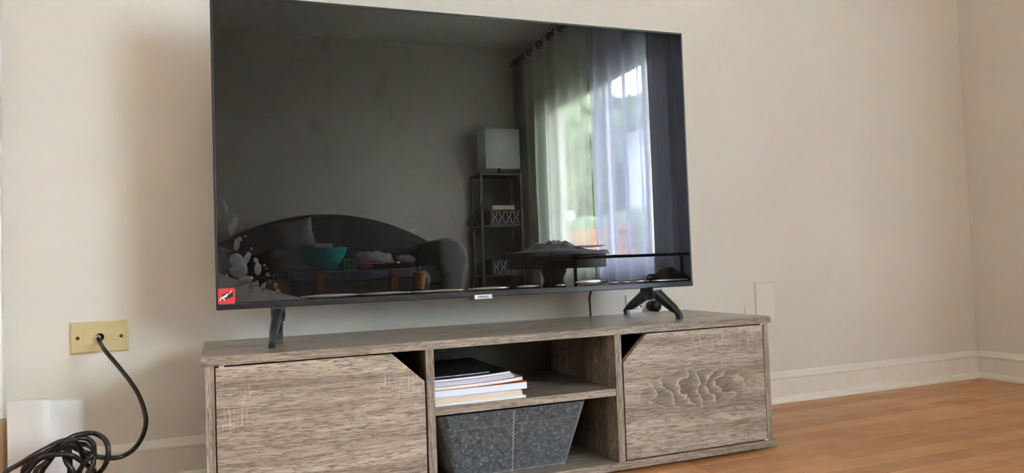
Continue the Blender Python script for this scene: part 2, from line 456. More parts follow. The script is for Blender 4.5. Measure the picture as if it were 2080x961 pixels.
# foil edge band on the front of the top
cbx('edge_band', m_edge, CX0, CX1, CYF - .0004, CYF + .0006, CZ - TT, CZ - .0006, 0.0002)
cbx('bottom_board', m_shelf, CX0, CX1 + .002, CYF + .0006, CYB, ZB0, ZB1, 0.001)
cbx('edge_band', m_edge, CX0, CX1 + .002, CYF - .0004, CYF + .0006, ZB0, ZB1, 0.0002)
ZI0, ZI1 = ZB1, CZ - TT
cbx('side_panel', m_side, CX0 + .006, CX0 + .0215, CYF + .002, CYB, ZI0, ZI1)
cbx('side_panel', m_side, CX1 - .0215, CX1 - .006, CYF + .002, CYB, ZI0, ZI1)
PL0, PL1, PR0, PR1 = 0.5185, 0.5350, 0.9355, 0.9520
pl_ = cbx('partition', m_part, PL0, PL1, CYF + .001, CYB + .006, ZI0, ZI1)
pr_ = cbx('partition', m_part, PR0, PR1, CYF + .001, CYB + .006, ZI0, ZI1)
SH0, SH1 = 0.1665, 0.1815
cbx('shelf', m_shelf, PL1, PR0, CYF + .004, CYB + .006, SH0, SH1, 0.001)
cbx('edge_band', m_edge, PL1, PR0, CYF + .003, CYF + .0042, SH0, SH1, 0.0002)
# back panel with a round cable hole
bm = NB()
hx, hz, hr = 0.648, 0.272, 0.021
x0, x1, z0, z1 = CX0 + .0215, CX1 - .0215, ZI0, ZI1
N = 32
ring = [bm.verts.new((hx + hr * math.cos(2 * PI * k / N), CYB - .004, hz + min(hr, 1) * math.sin(2 * PI * k / N))) for k in range(N)]
def edgept(t):
    dx, dz = math.cos(t), math.sin(t)
    s_ = min(((x1 - hx) / dx if dx > 1e-6 else (x0 - hx) / dx if dx < -1e-6 else 1e9), ((z1 - hz) / dz if dz > 1e-6 else (z0 - hz) / dz if dz < -1e-6 else 1e9))
    return (hx + dx * s_, CYB - .004, hz + dz * s_)
angs = [2 * PI * k / N for k in range(N)]
outer = [bm.verts.new(edgept(t)) for t in angs]
corners = {}
for (cx_, cz_) in ((x0, z0), (x1, z0), (x1, z1), (x0, z1)):
    t = math.atan2(cz_ - hz, cx_ - hx) % (2 * PI)
    k = int(t / (2 * PI / N)) % N
    corners.setdefault(k, []).append((t, bm.verts.new((cx_, CYB - .004, cz_))))
for k in range(N):
    mid = [v for t, v in sorted(corners.get(k, []), key=lambda q: q[0])]
    try: bm.faces.new([ring[k], outer[k]] + mid + [outer[(k + 1) % N], ring[(k + 1) % N]])
    except ValueError: pass
r_ = bmesh.ops.extrude_face_region(bm, geom=bm.faces[:])
bmesh.ops.translate(bm, verts=[e for e in r_['geom'] if isinstance(e, bmesh.types.BMVert)], vec=(0, 0.0035, 0))
bmesh.ops.recalc_face_normals(bm, faces=bm.faces)
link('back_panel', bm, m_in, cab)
bm = NB(); disc_y(bm, hx, CYB - .0035, hz, hr - .0004, .002, 32); link('knockout_disc', bm, plain('knockout_brown', (0.16, 0.105, 0.065), 0.7), cab)['label'] = 'pale round knock-out in the back panel'
# cam-lock covers and shelf pin on the right partition
for (yy, zz, rr) in ((CYF + 0.075, 0.273, 0.0062), (CYF + 0.09, 0.232, 0.0035)):
    bm = NB()
    lathe(bm, [(rr, 0), (rr * .9, 0.0012), (rr * .4, 0.0013)], (0, 0), 16)
    bmesh.ops.rotate(bm, cent=(0, 0, 0), matrix=Matrix.Rotation(-PI / 2, 3, 'Y'), verts=bm.verts)
    bmesh.ops.translate(bm, verts=bm.verts, vec=(PR0 - .0002, yy, zz))
    link('cam_lock', bm, m_metal, cab)
# doors with one corner cut off
def door(x0, x1, z0, z1, cut, mat):
    if cut == 'R': p_ = [(x0, z0), (x1, z0), (x1, z1 - .0575), (x1 - .0625, z1), (x0, z1)]
    else: p_ = [(x0, z0), (x1, z0), (x1, z1), (x0 + .060, z1), (x0, z1 - .0575)]
    bm = NB(); prism(bm, [(a, CYF + .0005, b) for a, b in p_], (0, 0.015, 0), 0.0008, 2)
    return link('door', bm, mat, cab)
dl = door(CX0 + .0235, PL0 - .0035, ZI0 + .003, ZI1 - .003, 'R', m_doorL)
dr = door(PR1 + .0028, CX1 - .0240, ZI0 + .003, ZI1 - .003, 'L', m_doorR)
# pale door pivot pins
for dx_, dz_, dd in ((CX0 + .029, ZI1 - .0032, dl), (CX1 - .030, ZI1 - .0032, dr), (CX1 - .030, ZI0 + .0002, dr)):
    bm = NB(); box(bm, dx_, dx_ + .009, CYF + .001, CYF + .012, dz_, dz_ + .003, .0004); link('hinge_pin', bm, m_white, dd)
# feet
for fx in (CX0 + .05, (PL0 + PL1) / 2, (PR0 + PR1) / 2, CX1 - .048):
    for fy in (CYF + .035, CYB - .04):
        bm = NB(); lathe(bm, [(.016, 0), (.017, .002), (.017, ZB0)], (fx, fy), 20); link('foot', bm, m_black, cab)

# ------------------------------------------------------------------ television
TWd, THt = 1.1168, 0.6442
TYAW = -0.0234
tx0, tz0, ty0 = 0.1421, 0.3849, -0.2502
tv = thing('television', 'large black flat-screen television on two splayed legs reflecting the room', 'television', (tx0, ty0, CZ), rotz=TYAW, local=True)
ZL = tz0 - CZ
def tvl(name, bm, mat, parent=None, smooth=False):
    return link(name, bm, mat, parent or tv, smooth)
# housing
bm = NB(); box(bm, 0, TWd, 0.0005, 0.012, ZL, ZL + THt, .0015)
box(bm, .09, TWd - .09, 0.012, 0.055, ZL + .03, ZL + .40, .012)
tvl('housing', bm, m_black)
bm = NB(); bw = .0045
box(bm, 0, TWd, -.003, .001, ZL + THt - bw, ZL + THt, .0006); box(bm, 0, bw * 1.0, -.003, .001, ZL + .013, ZL + THt - bw, .0006); box(bm, TWd - bw, TWd, -.003, .001, ZL + .013, ZL + THt - bw, .0006)
tvl('bezel', bm, m_black)
def screen_mat():
    a = NM('tv_screen'); v = a.obj()
    # smudges: wiped dust shows as slightly rougher, faintly greyer film
    d = a.noise(a.map(v, (2.2, 1, 1.6)), 1, 5, 0.6, 1.5)
    d2 = a.noise(a.map(v, (5, 1, 3), (3, 0, 1)), 1, 6, 0.7, 3.0)
    dust = a.math('MULTIPLY', a.ramp(d, (0.35, 0.0), (0.75, 1.0)), a.ramp(d2, (0.25, 0.5), (0.7, 1.0)))
    c = a.mix(dust, (0.010, 0.0095, 0.009), (0.022, 0.020, 0.018))
    gl = a.n.new('ShaderNodeBsdfGlossy'); gl.inputs['Roughness'].default_value = 0.0
    fr = a.n.new('ShaderNodeFresnel'); fr.inputs[0].default_value = 1.45
    cmb = a.n.new('ShaderNodeCombineColor'); [a.l.new(fr.outputs[0], cmb.inputs[k]) for k in range(3)]
    gc = a.mix(1.0, cmb.outputs[0], a.ramp(d2, (0.30, (0.70, 0.64, 0.60)), (0.46, (1.0, 0.95, 0.92))), 'MULTIPLY')
    a.l.new(gc, gl.inputs[0])
    df = a.n.new('ShaderNodeBsdfDiffuse'); a.l.new(a.mix(dust, (0.005, 0.0045, 0.004), (0.012, 0.010, 0.0085)), df.inputs[0])
    ad = a.n.new('ShaderNodeAddShader'); a.l.new(gl.outputs[0], ad.inputs[0]); a.l.new(df.outputs[0], ad.inputs[1])
    a.l.new(ad.outputs[0], a.out.inputs[0])
    return a.m
m_screen = screen_mat()
bm = NB(); box(bm, bw, TWd - bw, -.0016, .0006, ZL + .0130, ZL + THt - bw); screen = tvl('screen', bm, m_screen)
m_strip = plain('bezel_strip', (0.028, 0.028, 0.034), 0.16, var=0.1)
bm = NB(); box(bm, 0, TWd, -.0045, .012, ZL, ZL + .0128, .0015); strip = tvl('bottom_bezel', bm, m_strip)
# logo badge
m_badge = plain('badge_silver', (0.58, 0.60, 0.62), 0.35, 0.3, var=0.03)
bm = NB(); box(bm, .5395, .5815, -.0075, -.003, ZL - .0048, ZL + .0048, .0006); badge = tvl('logo_plate', bm, m_badge)
badge['label'] = 'small silver maker badge'
bm = NB(); box(bm, .531, .540, -.004, .006, ZL - .0055, ZL + .0008, .0005); tvl('sensor', bm, m_black)
m_ink = plain('logo_ink', (0.03, 0.035, 0.05), 0.5)
def text(name, body, size, loc, rot, mat, parent, depth=0.0002, squash=1.0):
    cu = bpy.data.curves.new(name, 'FONT'); cu.body = body; cu.size = size; cu.align_x = 'CENTER'; cu.align_y = 'CENTER'; cu.extrude = depth
    cu.offset = 0.00012
    t = bpy.data.objects.new(name, cu); COL.objects.link(t)
    dg = bpy.context.evaluated_depsgraph_get()
    me = bpy.data.meshes.new_from_object(t.evaluated_get(dg)); bpy.data.objects.remove(t)
    me.materials.clear(); me.materials.append(mat)
    o = bpy.data.objects.new(name, me); COL.objects.link(o); o.parent = parent; o.location = loc; o.rotation_euler = rot; o.scale = (squash, 1, 1)
    return o
text('lettering', 'SAMSUNG', 0.0058, (.5600, -.0077, ZL + 0.0000), (PI / 2, 0, 0), m_ink, badge, squash=0.95)

# legs: front toe and rear toe joined in an inverted V under the panel
def tvleg(name, xt, ff, fb, w=0.021):
    """xt: local x at the top; ff/fb: local (x, y) of front and rear toe"""
    bm = NB()
    def limb(x1, y1, sgn):
        # side profile in (y, z) built as a strip of quads, swept between x of top and toe
        n = 9
        prev = None
        ztop = ZL + .004
        for i in range(n + 1):
            t = i / n
            yy = sgn * .010 + (y1 - sgn * .010) * min(1, t * 1.02)
            zz = ztop - .012 - (ztop - .012 - .012) * t
            if i == n: zz = 0.0; yy = y1
            if i == n - 1: zz = .012; yy = y1 + sgn * .001
            xx = xt + (x1 - xt) * t
            hw = (w * (1 - .38 * t)) / 2
            hh = .0145 - .0055 * t
            d = Vector((0, y1 - sgn * .01, -(ztop - .02))).normalized()
            nrm = Vector((0, -d.z, d.y))
            if i >= n - 1: nrm = Vector((0, 1, 0)); hh = .0095
            if nrm.y < 0: nrm = -nrm
            c = Vector((xx, yy, zz))
            ringv = [c + Vector((-hw, 0, 0)) - nrm * hh * .55, c + Vector((-hw * .6, 0, 0)) - nrm * hh, c + Vector((hw * .6, 0, 0)) - nrm * hh, c + Vector((hw, 0, 0)) - nrm * hh * .55,
                     c + Vector((hw, 0, 0)) + nrm * hh * .55, c + Vector((hw * .6, 0, 0)) + nrm * hh, c + Vector((-hw * .6, 0, 0)) + nrm * hh, c + Vector((-hw, 0, 0)) + nrm * hh * .55]
            vs = [bm.verts.new(q) for q in ringv]
            if prev:
                for k in range(8): bm.faces.new((prev[k], prev[(k + 1) % 8], vs[(k + 1) % 8], vs[k]))
            else: bm.faces.new(vs[::-1])
            prev = vs
        bm.faces.new(prev)
    limb(ff[0], ff[1], -1); limb(fb[0], fb[1], 1)
    # neck block under the panel
    pts = [(-.026, ZL + .003), (.034, ZL + .003), (.036, ZL - .010), (.024, ZL - .024), (.0, ZL - .030), (-.022, ZL - .022), (-.028, ZL - .008)]
    prism(bm, [(xt - w * .62, q[0], q[1]) for q in pts], (w * 1.24, 0, 0), .002, 1)
    bmesh.ops.recalc_face_normals(bm, faces=bm.faces)
    return tvl(name, bm, m_leg)
def tolocal(x, y):
    dx, dy = x - tx0, y - ty0
    c, s_ = math.cos(TYAW), math.sin(TYAW)
    return (dx * c + dy * s_, -dx * s_ + dy * c)
tvleg('leg', 0.118, tolocal(.240, -.349), tolocal(.271, -.137))
tvleg('leg', 0.999, tolocal(1.167, -.350), tolocal(1.148, -.137))

# red pull-tab sticker with a pictogram of a hand peeling a film
m_red = plain('red_sticker', (0.72, 0.045, 0.05), 0.4, var=0.05)
m_pic = plain('sticker_white', (0.85, 0.80, 0.80), 0.5, var=0.02)
m_picb = plain('sticker_black', (0.02, 0.012, 0.012), 0.5)
def rr_poly(x0, x1, z0, z1, r, y, n=5):
    out = []
    for cx_, cz_, a0 in ((x1 - r, z0 + r, -PI / 2), (x1 - r, z1 - r, 0), (x0 + r, z1 - r, PI / 2), (x0 + r, z0 + r, PI)):
        for k in range(n + 1):
            t = a0 + k * PI / 2 / n; out.append((cx_ + r * math.cos(t), y, cz_ + r * math.sin(t)))
    return out
sx0, sx1, sz0, sz1 = .0040, .0360, ZL + .0118, ZL + .0435
bm = NB(); prism(bm, rr_poly(sx0, sx1, sz0, sz1, .003, -.0046), (0, .0008, 0)); stk = tvl('sticker', bm, m_red); stk['label'] = 'red square sticker with a peeling-hand pictogram'
def sp(u, v, y=-.0048): return (sx0 + u * (sx1 - sx0), y, sz0 + v * (sz1 - sz0))
bm = NB(); prism(bm, [sp(.22, .22), sp(.88, .45), sp(.88, .84), sp(.22, .60)], (0, .0002, 0)); link('pictogram', bm, m_picb, stk)
bm = NB()
prism(bm, [sp(.04, .22, -.0050), sp(.13, .22, -.0050), sp(.24, .36, -.0050), sp(.36, .22, -.0050), sp(.42, .24, -.0050), sp(.37, .38, -.0050), sp(.52, .46, -.0050), sp(.62, .62, -.0050), sp(.56, .68, -.0050), sp(.36, .54, -.0050), sp(.16, .44, -.0050)], (0, .0002, 0))
prism(bm, [sp(.62, .66, -.0050), sp(.68, .62, -.0050), sp(.86, .82, -.0050), sp(.80, .85, -.0050)], (0, .0002, 0))
link('pictogram', bm, m_pic, stk)

# protective film: loose flap at the lower left corner, blobs of trapped air beside it, air bubbles along the bottom
m_flap = plain('loose_film', (0.038, 0.035, 0.033), 0.35, var=0.2, nscale=30, bump=0.15)
bm = NB()
def flapf(u, v):
    x = .0055 + u * .175; ztop = .0145 + .060 * (1 - u) ** 1.25
    z = ZL + .0140 + (ztop - .0140) * v
    return Vector((x, -.0022 - .0012 * v * (1 - u) + .0005 * noise.noise(Vector((x * 40, 0, z * 60))), z))
grid(bm, 24, 8, flapf); bmesh.ops.recalc_face_normals(bm, faces=bm.faces)
fl = tvl('protective_film', bm, m_flap, smooth=True); fl['label'] = 'loose grey film flap in the lower left corner'
def milky():
    a = NM('milky_film_blob'); v = a.obj()
    f = a.noise(v, 90, 3)
    a.p(Base_Color=a.ramp(f, (0.3, (0.016, 0.016, 0.017)), (0.75, (0.075, 0.076, 0.078))), Roughness=0.3, Alpha=0.7); return a.m
m_milk = milky()
def lens(bm, cx_, cz_, rx, rz, h, rot=0.0, n=20, rings=5, wob=0.15, seed=0.0):
    top = bm.verts.new((cx_, -.0017 - h, cz_)); prev = None
    for j in range(1, rings + 1):
        q = j / rings; rr = math.sin(q * PI / 2); hh = math.cos(q * PI / 2) * h
        cur = []
        for k in range(n):
            t = 2 * PI * k / n
            w_ = 1 + wob * noise.noise(Vector((math.cos(t) * 1.5 + seed, math.sin(t) * 1.5, seed)))
            a_, b_ = rx * rr * math.cos(t) * w_, rz * rr * math.sin(t) * w_
            cur.append(bm.verts.new((cx_ + a_ * math.cos(rot) - b_ * math.sin(rot), -.0017 - hh, cz_ + a_ * math.sin(rot) + b_ * math.cos(rot))))
        if prev is None:
            for k in range(n): bm.faces.new((top, cur[k], cur[(k + 1) % n]))
        else:
            for k in range(n): bm.faces.new((prev[k], cur[k], cur[(k + 1) % n], prev[(k + 1) % n]))
        prev = cur
    bmesh.ops.recalc_face_normals(bm, faces=bm.faces)
blobs = [(.0165, .208, .0105, .0155, .25), (.0385, .190, .004, .004, 0), (.0350, .168, .0085, .0185, -.35), (.052, .165, .004, .003, 0), (.058, .147, .003, .003, .4), (.0475, .142, .005, .005, 0),
         (.041, .130, .006, .013, -.15), (.024, .118, .010, .002, 0), (.069, .121, .004, .0045, 0), (.0385, .100, .014, .014, -.6), (.060, .102, .007, .014, -.4), (.077, .098, .005, .006, 0), (.046, .082, .016, .020, .2), (.0800, .080, .0065, .014, 0),
         (.0935, .087, .003, .003, 0), (.097, .080, .003, .002, 0), (.052, .056, .020, .009, .4), (.070, .048, .012, .006, .5), (.100, .068, .005, .005, 0), (.079, .048, .004, .005, 0), (.090, .040, .0055, .014, -.3), (.066, .036, .006, .006, .3), (.104, .053, .004, .005, 0), (.115, .045, .004, .006, 0), (.119, .032, .004, .008, .3), (.033, .075, .006, .012, .5), (.022, .068, .003, .006, .2), (.112, .066, .002, .002, 0)]
for i, (x, z, rx, rz, ro) in enumerate(blobs):
    bm = NB(); lens(bm, x, ZL + z, rx, rz, .0012 + rx * .08, ro, 18, 4, .35, i * 1.3); tvl('film_blob', bm, m_milk, smooth=True)
def bub():
    a = NM('film_bubble'); a.p(Base_Color=(0.04, 0.04, 0.04, 1), Roughness=0.08, IOR=2.6, Specular_IOR_Level=0.5, Alpha=0.85); return a.m
m_bub = bub()
bubs = [(0.226, 0.0634, 0.0046), (0.341, 0.0592, 0.0042), (0.429, 0.0377, 0.0038), (0.474, 0.0468, 0.004), (0.578, 0.0513, 0.0042), (0.672, 0.03, 0.0044), (0.756, 0.0152, 0.0034), (0.836, 0.0444, 0.0085), (0.898, 0.0174, 0.004), (0.931, 0.0176, 0.0038), (0.971, 0.0255, 0.004), (1.052, 0.0567, 0.0036)]
for i, (x, rx, rz) in enumerate(bubs):
    bm = NB(); lens(bm, x, ZL + .0145 + rz * .9, rx * .97, rz, .0045, 0, 28, 6, .08, i * 2.1); tvl('film_bubble', bm, m_bub, smooth=True)
# fine scratches
m_scr = plain('scratch', (0.045, 0.042, 0.04), 0.4)
for p0, p1 in (((.300, .205), (.325, .182)), ((.390, .190), (.412, .145)), ((.505, .330), (.520, .240)), ((.520, .240), (.555, .160))):
    bm = NB(); tube(bm, [(p0[0], -.0017, ZL + p0[1]), ((p0[0] + p1[0]) / 2 + .003, -.0017, ZL + (p0[1] + p1[1]) / 2), (p1[0], -.0017, ZL + p1[1])], .00022, 5, 4); tvl('scratch', bm, m_scr)

bm = NB()
# power lead down behind the panel
pc = NB(); tube(pc, [(1.058, -.185, .45), (1.056, -.135, .40), (1.057, -.105, .365), (1.059, -.100, .335), (1.060, -.099, .30), (1.062, -.085, .20), (1.10, -.075, .10), (1.2, -.07, .02), (1.25, -.06, .006)], .0028, 8, 6)
bmesh.ops.transform(pc, matrix=(Matrix.Translation((tx0, ty0, CZ)) @ Matrix.Rotation(TYAW, 4, 'Z')).inverted(), verts=pc.verts)
tvl('power_cord', pc, m_rubber, smooth=True)

# ------------------------------------------------------------------ wall plates
m_almond = plain('almond_plastic', (0.62, 0.50, 0.27), 0.35, var=0.04, nscale=18)
pl = thing('coax_wall_plate', 'yellowed almond wall plate with a cable jack, left of the TV stand', 'wall plate', (-0.097, 0, .3285))
def plate(x0, x1, z0, z1, mat, parent, y=-.006, name='face_plate'):
    bm = NB(); ins = .0035
    a = [(x0, 0, z0), (x1, 0, z0), (x1, 0, z1), (x0, 0, z1)]
    b = [(x0, y * .45, z0), (x1, y * .45, z0), (x1, y * .45, z1), (x0, y * .45, z1)]
    c = [(x0 + ins, y, z0 + ins), (x1 - ins, y, z0 + ins), (x1 - ins, y, z1 - ins), (x0 + ins, y, z1 - ins)]
    R_ = [[bm.verts.new(q) for q in s_] for s_ in (a, b, c)]
    for p0, p1 in zip(R_, R_[1:]):
        for k in range(4): bm.faces.new((p0[k], p0[(k + 1) % 4], p1[(k + 1) % 4], p1[k]))
    bm.faces.new(R_[2]); bm.faces.new(R_[0][::-1]); bmesh.ops.recalc_face_normals(bm, faces=bm.faces)
    return link(name, bm, mat, parent)
plate(-.1535, -.0405, .2945, .3635, m_almond, pl)
bm = NB(); box(bm, -.1285, -.0650, -.0068, -.0055, .3130, .3465, .0006); link('insert', bm, m_almond, pl)
for sx in (-.1385, -.0545):
    bm = NB(); disc_y(bm, sx, -.0066, .3290, .0036, .002); sc = link('screw_hole', bm, m_hole, pl)
    bm = NB(); disc_y(bm, sx, -.0069, .3290, .0020, .001, 12); link('screw', bm, plain('rusty_screw', (0.15, 0.09, 0.06), 0.5, 0.6), sc)
bm = NB(); disc_y(bm, -.096, -.0072, .3290, .0085, .002, 24); jk = link('jack', bm, m_hole, pl)
bm = NB(); disc_y(bm, -.0985, -.016, .3287, .0056, .010, 20); link('connector', bm, m_metal, jk)

p2 = thing('blank_wall_plate', 'painted-over wall plate with two small screw heads, right of the stand', 'wall plate', (1.715, 0, .257))
m_pp = plain('painted_plate', (0.72, 0.67, 0.60), 0.4, var=0.02)
plate(1.680, 1.750, .257, .371, m_pp, p2, -.0055)
for q in (1.7085, 1.7215):
    bm = NB(); lathe(bm, [(.0034, 0), (.0034, .0012), (.0018, .0022)], (0, 0), 14); bmesh.ops.rotate(bm, cent=(0, 0, 0), matrix=Matrix.Rotation(PI / 2, 3, 'X'), verts=bm.verts)
    bmesh.ops.translate(bm, verts=bm.verts, vec=(q, -.0053, .3145)); link('screw', bm, m_pp, p2)
ch = NB(); box(ch, 1.712, 1.730, -.0012, 0, .2455, .2472, .0003); tag(link('wall_chip', ch, plain('chip_grey', (0.30, 0.27, 0.24), 0.7)), 'short dark scuff in the wall just right of the stand top', 'scuff')
ch = NB(); tube(ch, [(1.640, -.001, .302), (1.638, -.0014, .290), (1.639, -.001, .276), (1.637, -.001, .262)], .0008, 6, 4)
tag(link('wall_crack', ch, plain('crack_grey', (0.36, 0.32, 0.28), 0.7)), 'hairline upright crack in the wall just left of the painted plate', 'crack')

p3 = thing('power_outlet', 'white double power outlet behind the right television leg', 'outlet', (1.282, 0, .322))
m_ow = plain('outlet_white', (0.76, 0.75, 0.72), 0.3, var=0.02)
plate(1.2235, 1.3375, .286, .356, m_ow, p3, -.006)
for q, nm in ((1.262, 0), (1.301, 1)):
    bm = NB(); disc_y(bm, q, -.0085, .3215, .0172, .003, 28, .0148); rc = link('receptacle', bm, m_ow, p3)
    if nm == 0:
        bm = NB(); box(bm, q - .0095, q - .003, -.0089, -.0082, .3270, .3290)
        box(bm, q - .0105, q - .003, -.0089, -.0082, .3145, .3165); link('slot', bm, m_hole, rc)
        bm = NB(); disc_y(bm, q + .0075, -.0089, .3215, .0026, .001, 14); link('ground_hole', bm, m_hole, rc)
bm = NB(); disc_y(bm, 1.303, -.040, .322, .0160, .031, 28); bmesh.ops.bevel(bm, geom=[e for e in bm.edges if abs(e.verts[0].co.y + .040) < 1e-5 and abs(e.verts[1].co.y + .040) < 1e-5], offset=.002, segments=2, affect='EDGES')
tube(bm, [(1.304, -.037, .318), (1.306, -.045, .300), (1.307, -.048, .27), (1.310, -.05, .18), (1.32, -.06, .08), (1.29, -.08, .0035), (1.26, -.06, .0035)], .003, 8, 5)
tag(link('power_plug', bm, m_black, smooth=True), 'round black plug pushed into the right socket of the white outlet', 'plug')

# ------------------------------------------------------------------ coaxial cable
CAB = [(-0.099, -0.012, 0.3285), (-0.0912, -0.03, 0.3157), (-0.0747, -0.095, 0.3058), (-0.0472, -0.125, 0.2743), (-0.0247, -0.155, 0.248), (-0.0054, -0.185, 0.2208), (0.0072, -0.215, 0.1913), (0.0111, -0.245, 0.1715), (0.0057, -0.275, 0.1518), (-0.0058, -0.305, 0.1386), (-0.0205, -0.335, 0.1355), (-0.0386, -0.335, 0.1343), (-0.0557, -0.335, 0.1383), (-0.0695, -0.335, 0.1444), (-0.0847, -0.335, 0.1533), (-0.1013, -0.335, 0.1631), (-0.1171, -0.335, 0.1659), (-0.1336, -0.335, 0.1577), (-0.156, -0.335, 0.1401), (-0.1781, -0.335, 0.1153), (-0.2218, -0.332, 0.0998), (-0.1959, -0.348, 0.1327), (-0.1732, -0.3633, 0.1474), (-0.1482, -0.3662, 0.1622), (-0.1262, -0.3546, 0.1712), (-0.1091, -0.3373, 0.1748), (-0.0924, -0.3273, 0.1803), (-0.0705, -0.3082, 0.1775), (-0.0519, -0.3243, 0.1706), (-0.0424, -0.3395, 0.1577), (-0.0424, -0.3421, 0.1382), (-0.0487, -0.3303, 0.1214), (-0.0606, -0.313, 0.1056), (-0.1023, -0.3032, 0.0615), (-0.1693, -0.3084, 0.0858), (-0.1751, -0.3247, 0.1267), (-0.1584, -0.3517, 0.1494), (-0.1374, -0.354, 0.1657), (-0.1173, -0.342, 0.1742), (-0.0968, -0.3247, 0.1742), (-0.0797, -0.3152, 0.1702), (-0.069, -0.3207, 0.1622), (-0.0645, -0.337, 0.152), (-0.0635, -0.3518, 0.1371), (-0.0687, -0.3539, 0.122), (-0.1016, -0.3537, 0.0798), (-0.1562, -0.3364, 0.0982), (-0.1702, -0.3271, 0.1274), (-0.1527, -0.3329, 0.1443), (-0.1326, -0.3493, 0.1531), (-0.1137, -0.364, 0.1574), (-0.095, -0.3658, 0.1537), (-0.0829, -0.3534, 0.14), (-0.0727, -0.3361, 0.1234), (-0.069, -0.3031, 0.1026), (-0.0858, -0.3091, 0.0695), (-0.1436, -0.3257, 0.0868), (-0.1536, -0.3402, 0.1267), (-0.1371, -0.3417, 0.1409), (-0.125, -0.329, 0.1544), (-0.1136, -0.3118, 0.1588), (-0.0933, -0.3031, 0.1597), (-0.0761, -0.3094, 0.1554), (-0.0659, -0.338, 0.1524), (-0.0671, -0.3524, 0.1463), (-0.0784, -0.3536, 0.1343), (-0.0897, -0.3407, 0.1182), (-0.1216, -0.3235, 0.0873), (-0.1529, -0.315, 0.0981), (-0.1477, -0.3216, 0.1213), (-0.1347, -0.3383, 0.1398), (-0.1156, -0.3525, 0.1644), (-0.0962, -0.3654, 0.1791), (-0.0872, -0.3524, 0.1694), (-0.084, -0.3353, 0.1506), (-0.0824, -0.327, 0.1338), (-0.0877, -0.3339, 0.1179), (-0.0913, -0.3507, 0.103), (-0.0926, -0.3647, 0.1245), (-0.1019, -0.3653, 0.1419), (-0.1069, -0.3521, 0.153), (-0.1076, -0.311, 0.1544)]
CAB += [(-.11, -.30, .10), (-.13, -.31, .04), (-.17, -.33, .0065), (-.23, -.34, .0065)]
bm = NB(); tube(bm, CAB, .0044, 10, 6)
tag(link('coaxial_cable', bm, m_rubber, smooth=True), 'thick black coaxial cable curving from the almond plate into a loose coil', 'cable')

# white box on the floor behind the coil
bx_ = NB()
foot = [(-.228, -.190), (-.226, -.198), (-.180, -.206), (-.168, -.205), (-.156, -.200), (-.143, -.190), (-.130, -.178), (-.114, -.164), (-.108, -.156), (-.106, -.145), (-.112, -.138), (-.135, -.158), (-.156, -.178), (-.172, -.182), (-.222, -.176)]
lo = [bx_.verts.new((x, y, 0)) for x, y in foot]
hi = [bx_.verts.new((x, y, .2325 - max(0, x + .175) * .22)) for x, y in foot]
for k in range(len(foot)): bx_.faces.new((lo[k], lo[(k + 1) % len(foot)], hi[(k + 1) % len(foot)], hi[k]))
bx_.faces.new(lo[::-1]); bx_.faces.new(hi); bmesh.ops.recalc_face_normals(bx_, faces=bx_.faces)
bmesh.ops.bevel(bx_, geom=[e for e in bx_.edges if all(v in hi for v in e.verts)], offset=.0015, segments=2, affect='EDGES')
tag(link('white_box', bx_, m_white), 'plain white upright plastic box on the floor behind the black cable coil', 'box')

# ------------------------------------------------------------------ books on the cabinet shelf
def book(name, label, x0, x1, y0, y1, z0, th, cover, pages, lift=0.0, kind='book', rot=0.0, paper_cover=True):
    """lies flat; right-hand end may curl up by lift"""
    t = thing(name, label, kind, (x0, y0, z0), 'books and magazines lying on the stand shelf')
    t.rotation_euler = (0, 0, rot)
    def slab(za, zb, xa, xb, ya, yb):
        bm = NB(); n = 14
        R_ = []
        for i in range(n + 1):
            u = i / n; x = xa + (xb - xa) * u; L_ = lift * u ** 2.5
            R_.append([bm.verts.new(q) for q in ((x, ya, za + L_), (x, yb, za + L_), (x, yb, zb + L_), (x, ya, zb + L_))])
        for p0, p1 in zip(R_, R_[1:]):
            for k in range(4): bm.faces.new((p0[k], p1[k], p1[(k + 1) % 4], p0[(k + 1) % 4]))
        bm.faces.new(R_[0]); bm.faces.new(R_[-1][::-1]); bmesh.ops.recalc_face_normals(bm, faces=bm.faces)
        return bm
    c = .0005
    link('pages', slab(z0 + c, z0 + th - c, x0, x1 - .0012, y0 + .001, y1 - .001), pages, t)
    link('cover', slab(z0 + th - c, z0 + th, x0, x1, y0, y1), cover, t)
    link('cover', slab(z0, z0 + c, x0, x1, y0, y1), cover, t)
def pages_mat(name, col, var=0.12):
    a = NM(name); v = a.obj(); f = a.noise(a.map(v, (2, 2, 2600)), 1, 2)
    a.p(Base_Color=a.ramp(f, (0.3, tuple(q * (1 - var) for q in col)), (0.7, col)), Roughness=0.6); return a.m
pg_w = pages_mat('pages_white', (0.80, 0.82, 0.90)); pg_b = pages_mat('pages_blue_white', (0.72, 0.80, 0.95)); pg_t = pages_mat('pages_tan', (0.72, 0.60, 0.42)); pg_c = pages_mat('pages_cream', (0.80, 0.76, 0.74)); pg_l = pages_mat('pages_lavender', (0.62, 0.64, 0.80), 0.25)
cv_w = plain('cover_white', (0.78, 0.80, 0.80), 0.4); cv_k = plain('cover_black', (0.012, 0.012, 0.014), 0.45); cv_o = plain('cover_orange', (0.60, 0.20, 0.06), 0.4); cv_p = plain('cover_pale', (0.60, 0.58, 0.70), 0.4); cv_r = plain('cover_rose', (0.45, 0.25, 0.25), 0.45)
bz = SH1 + .0003; XB = PL1 + .001; YB0 = -.432
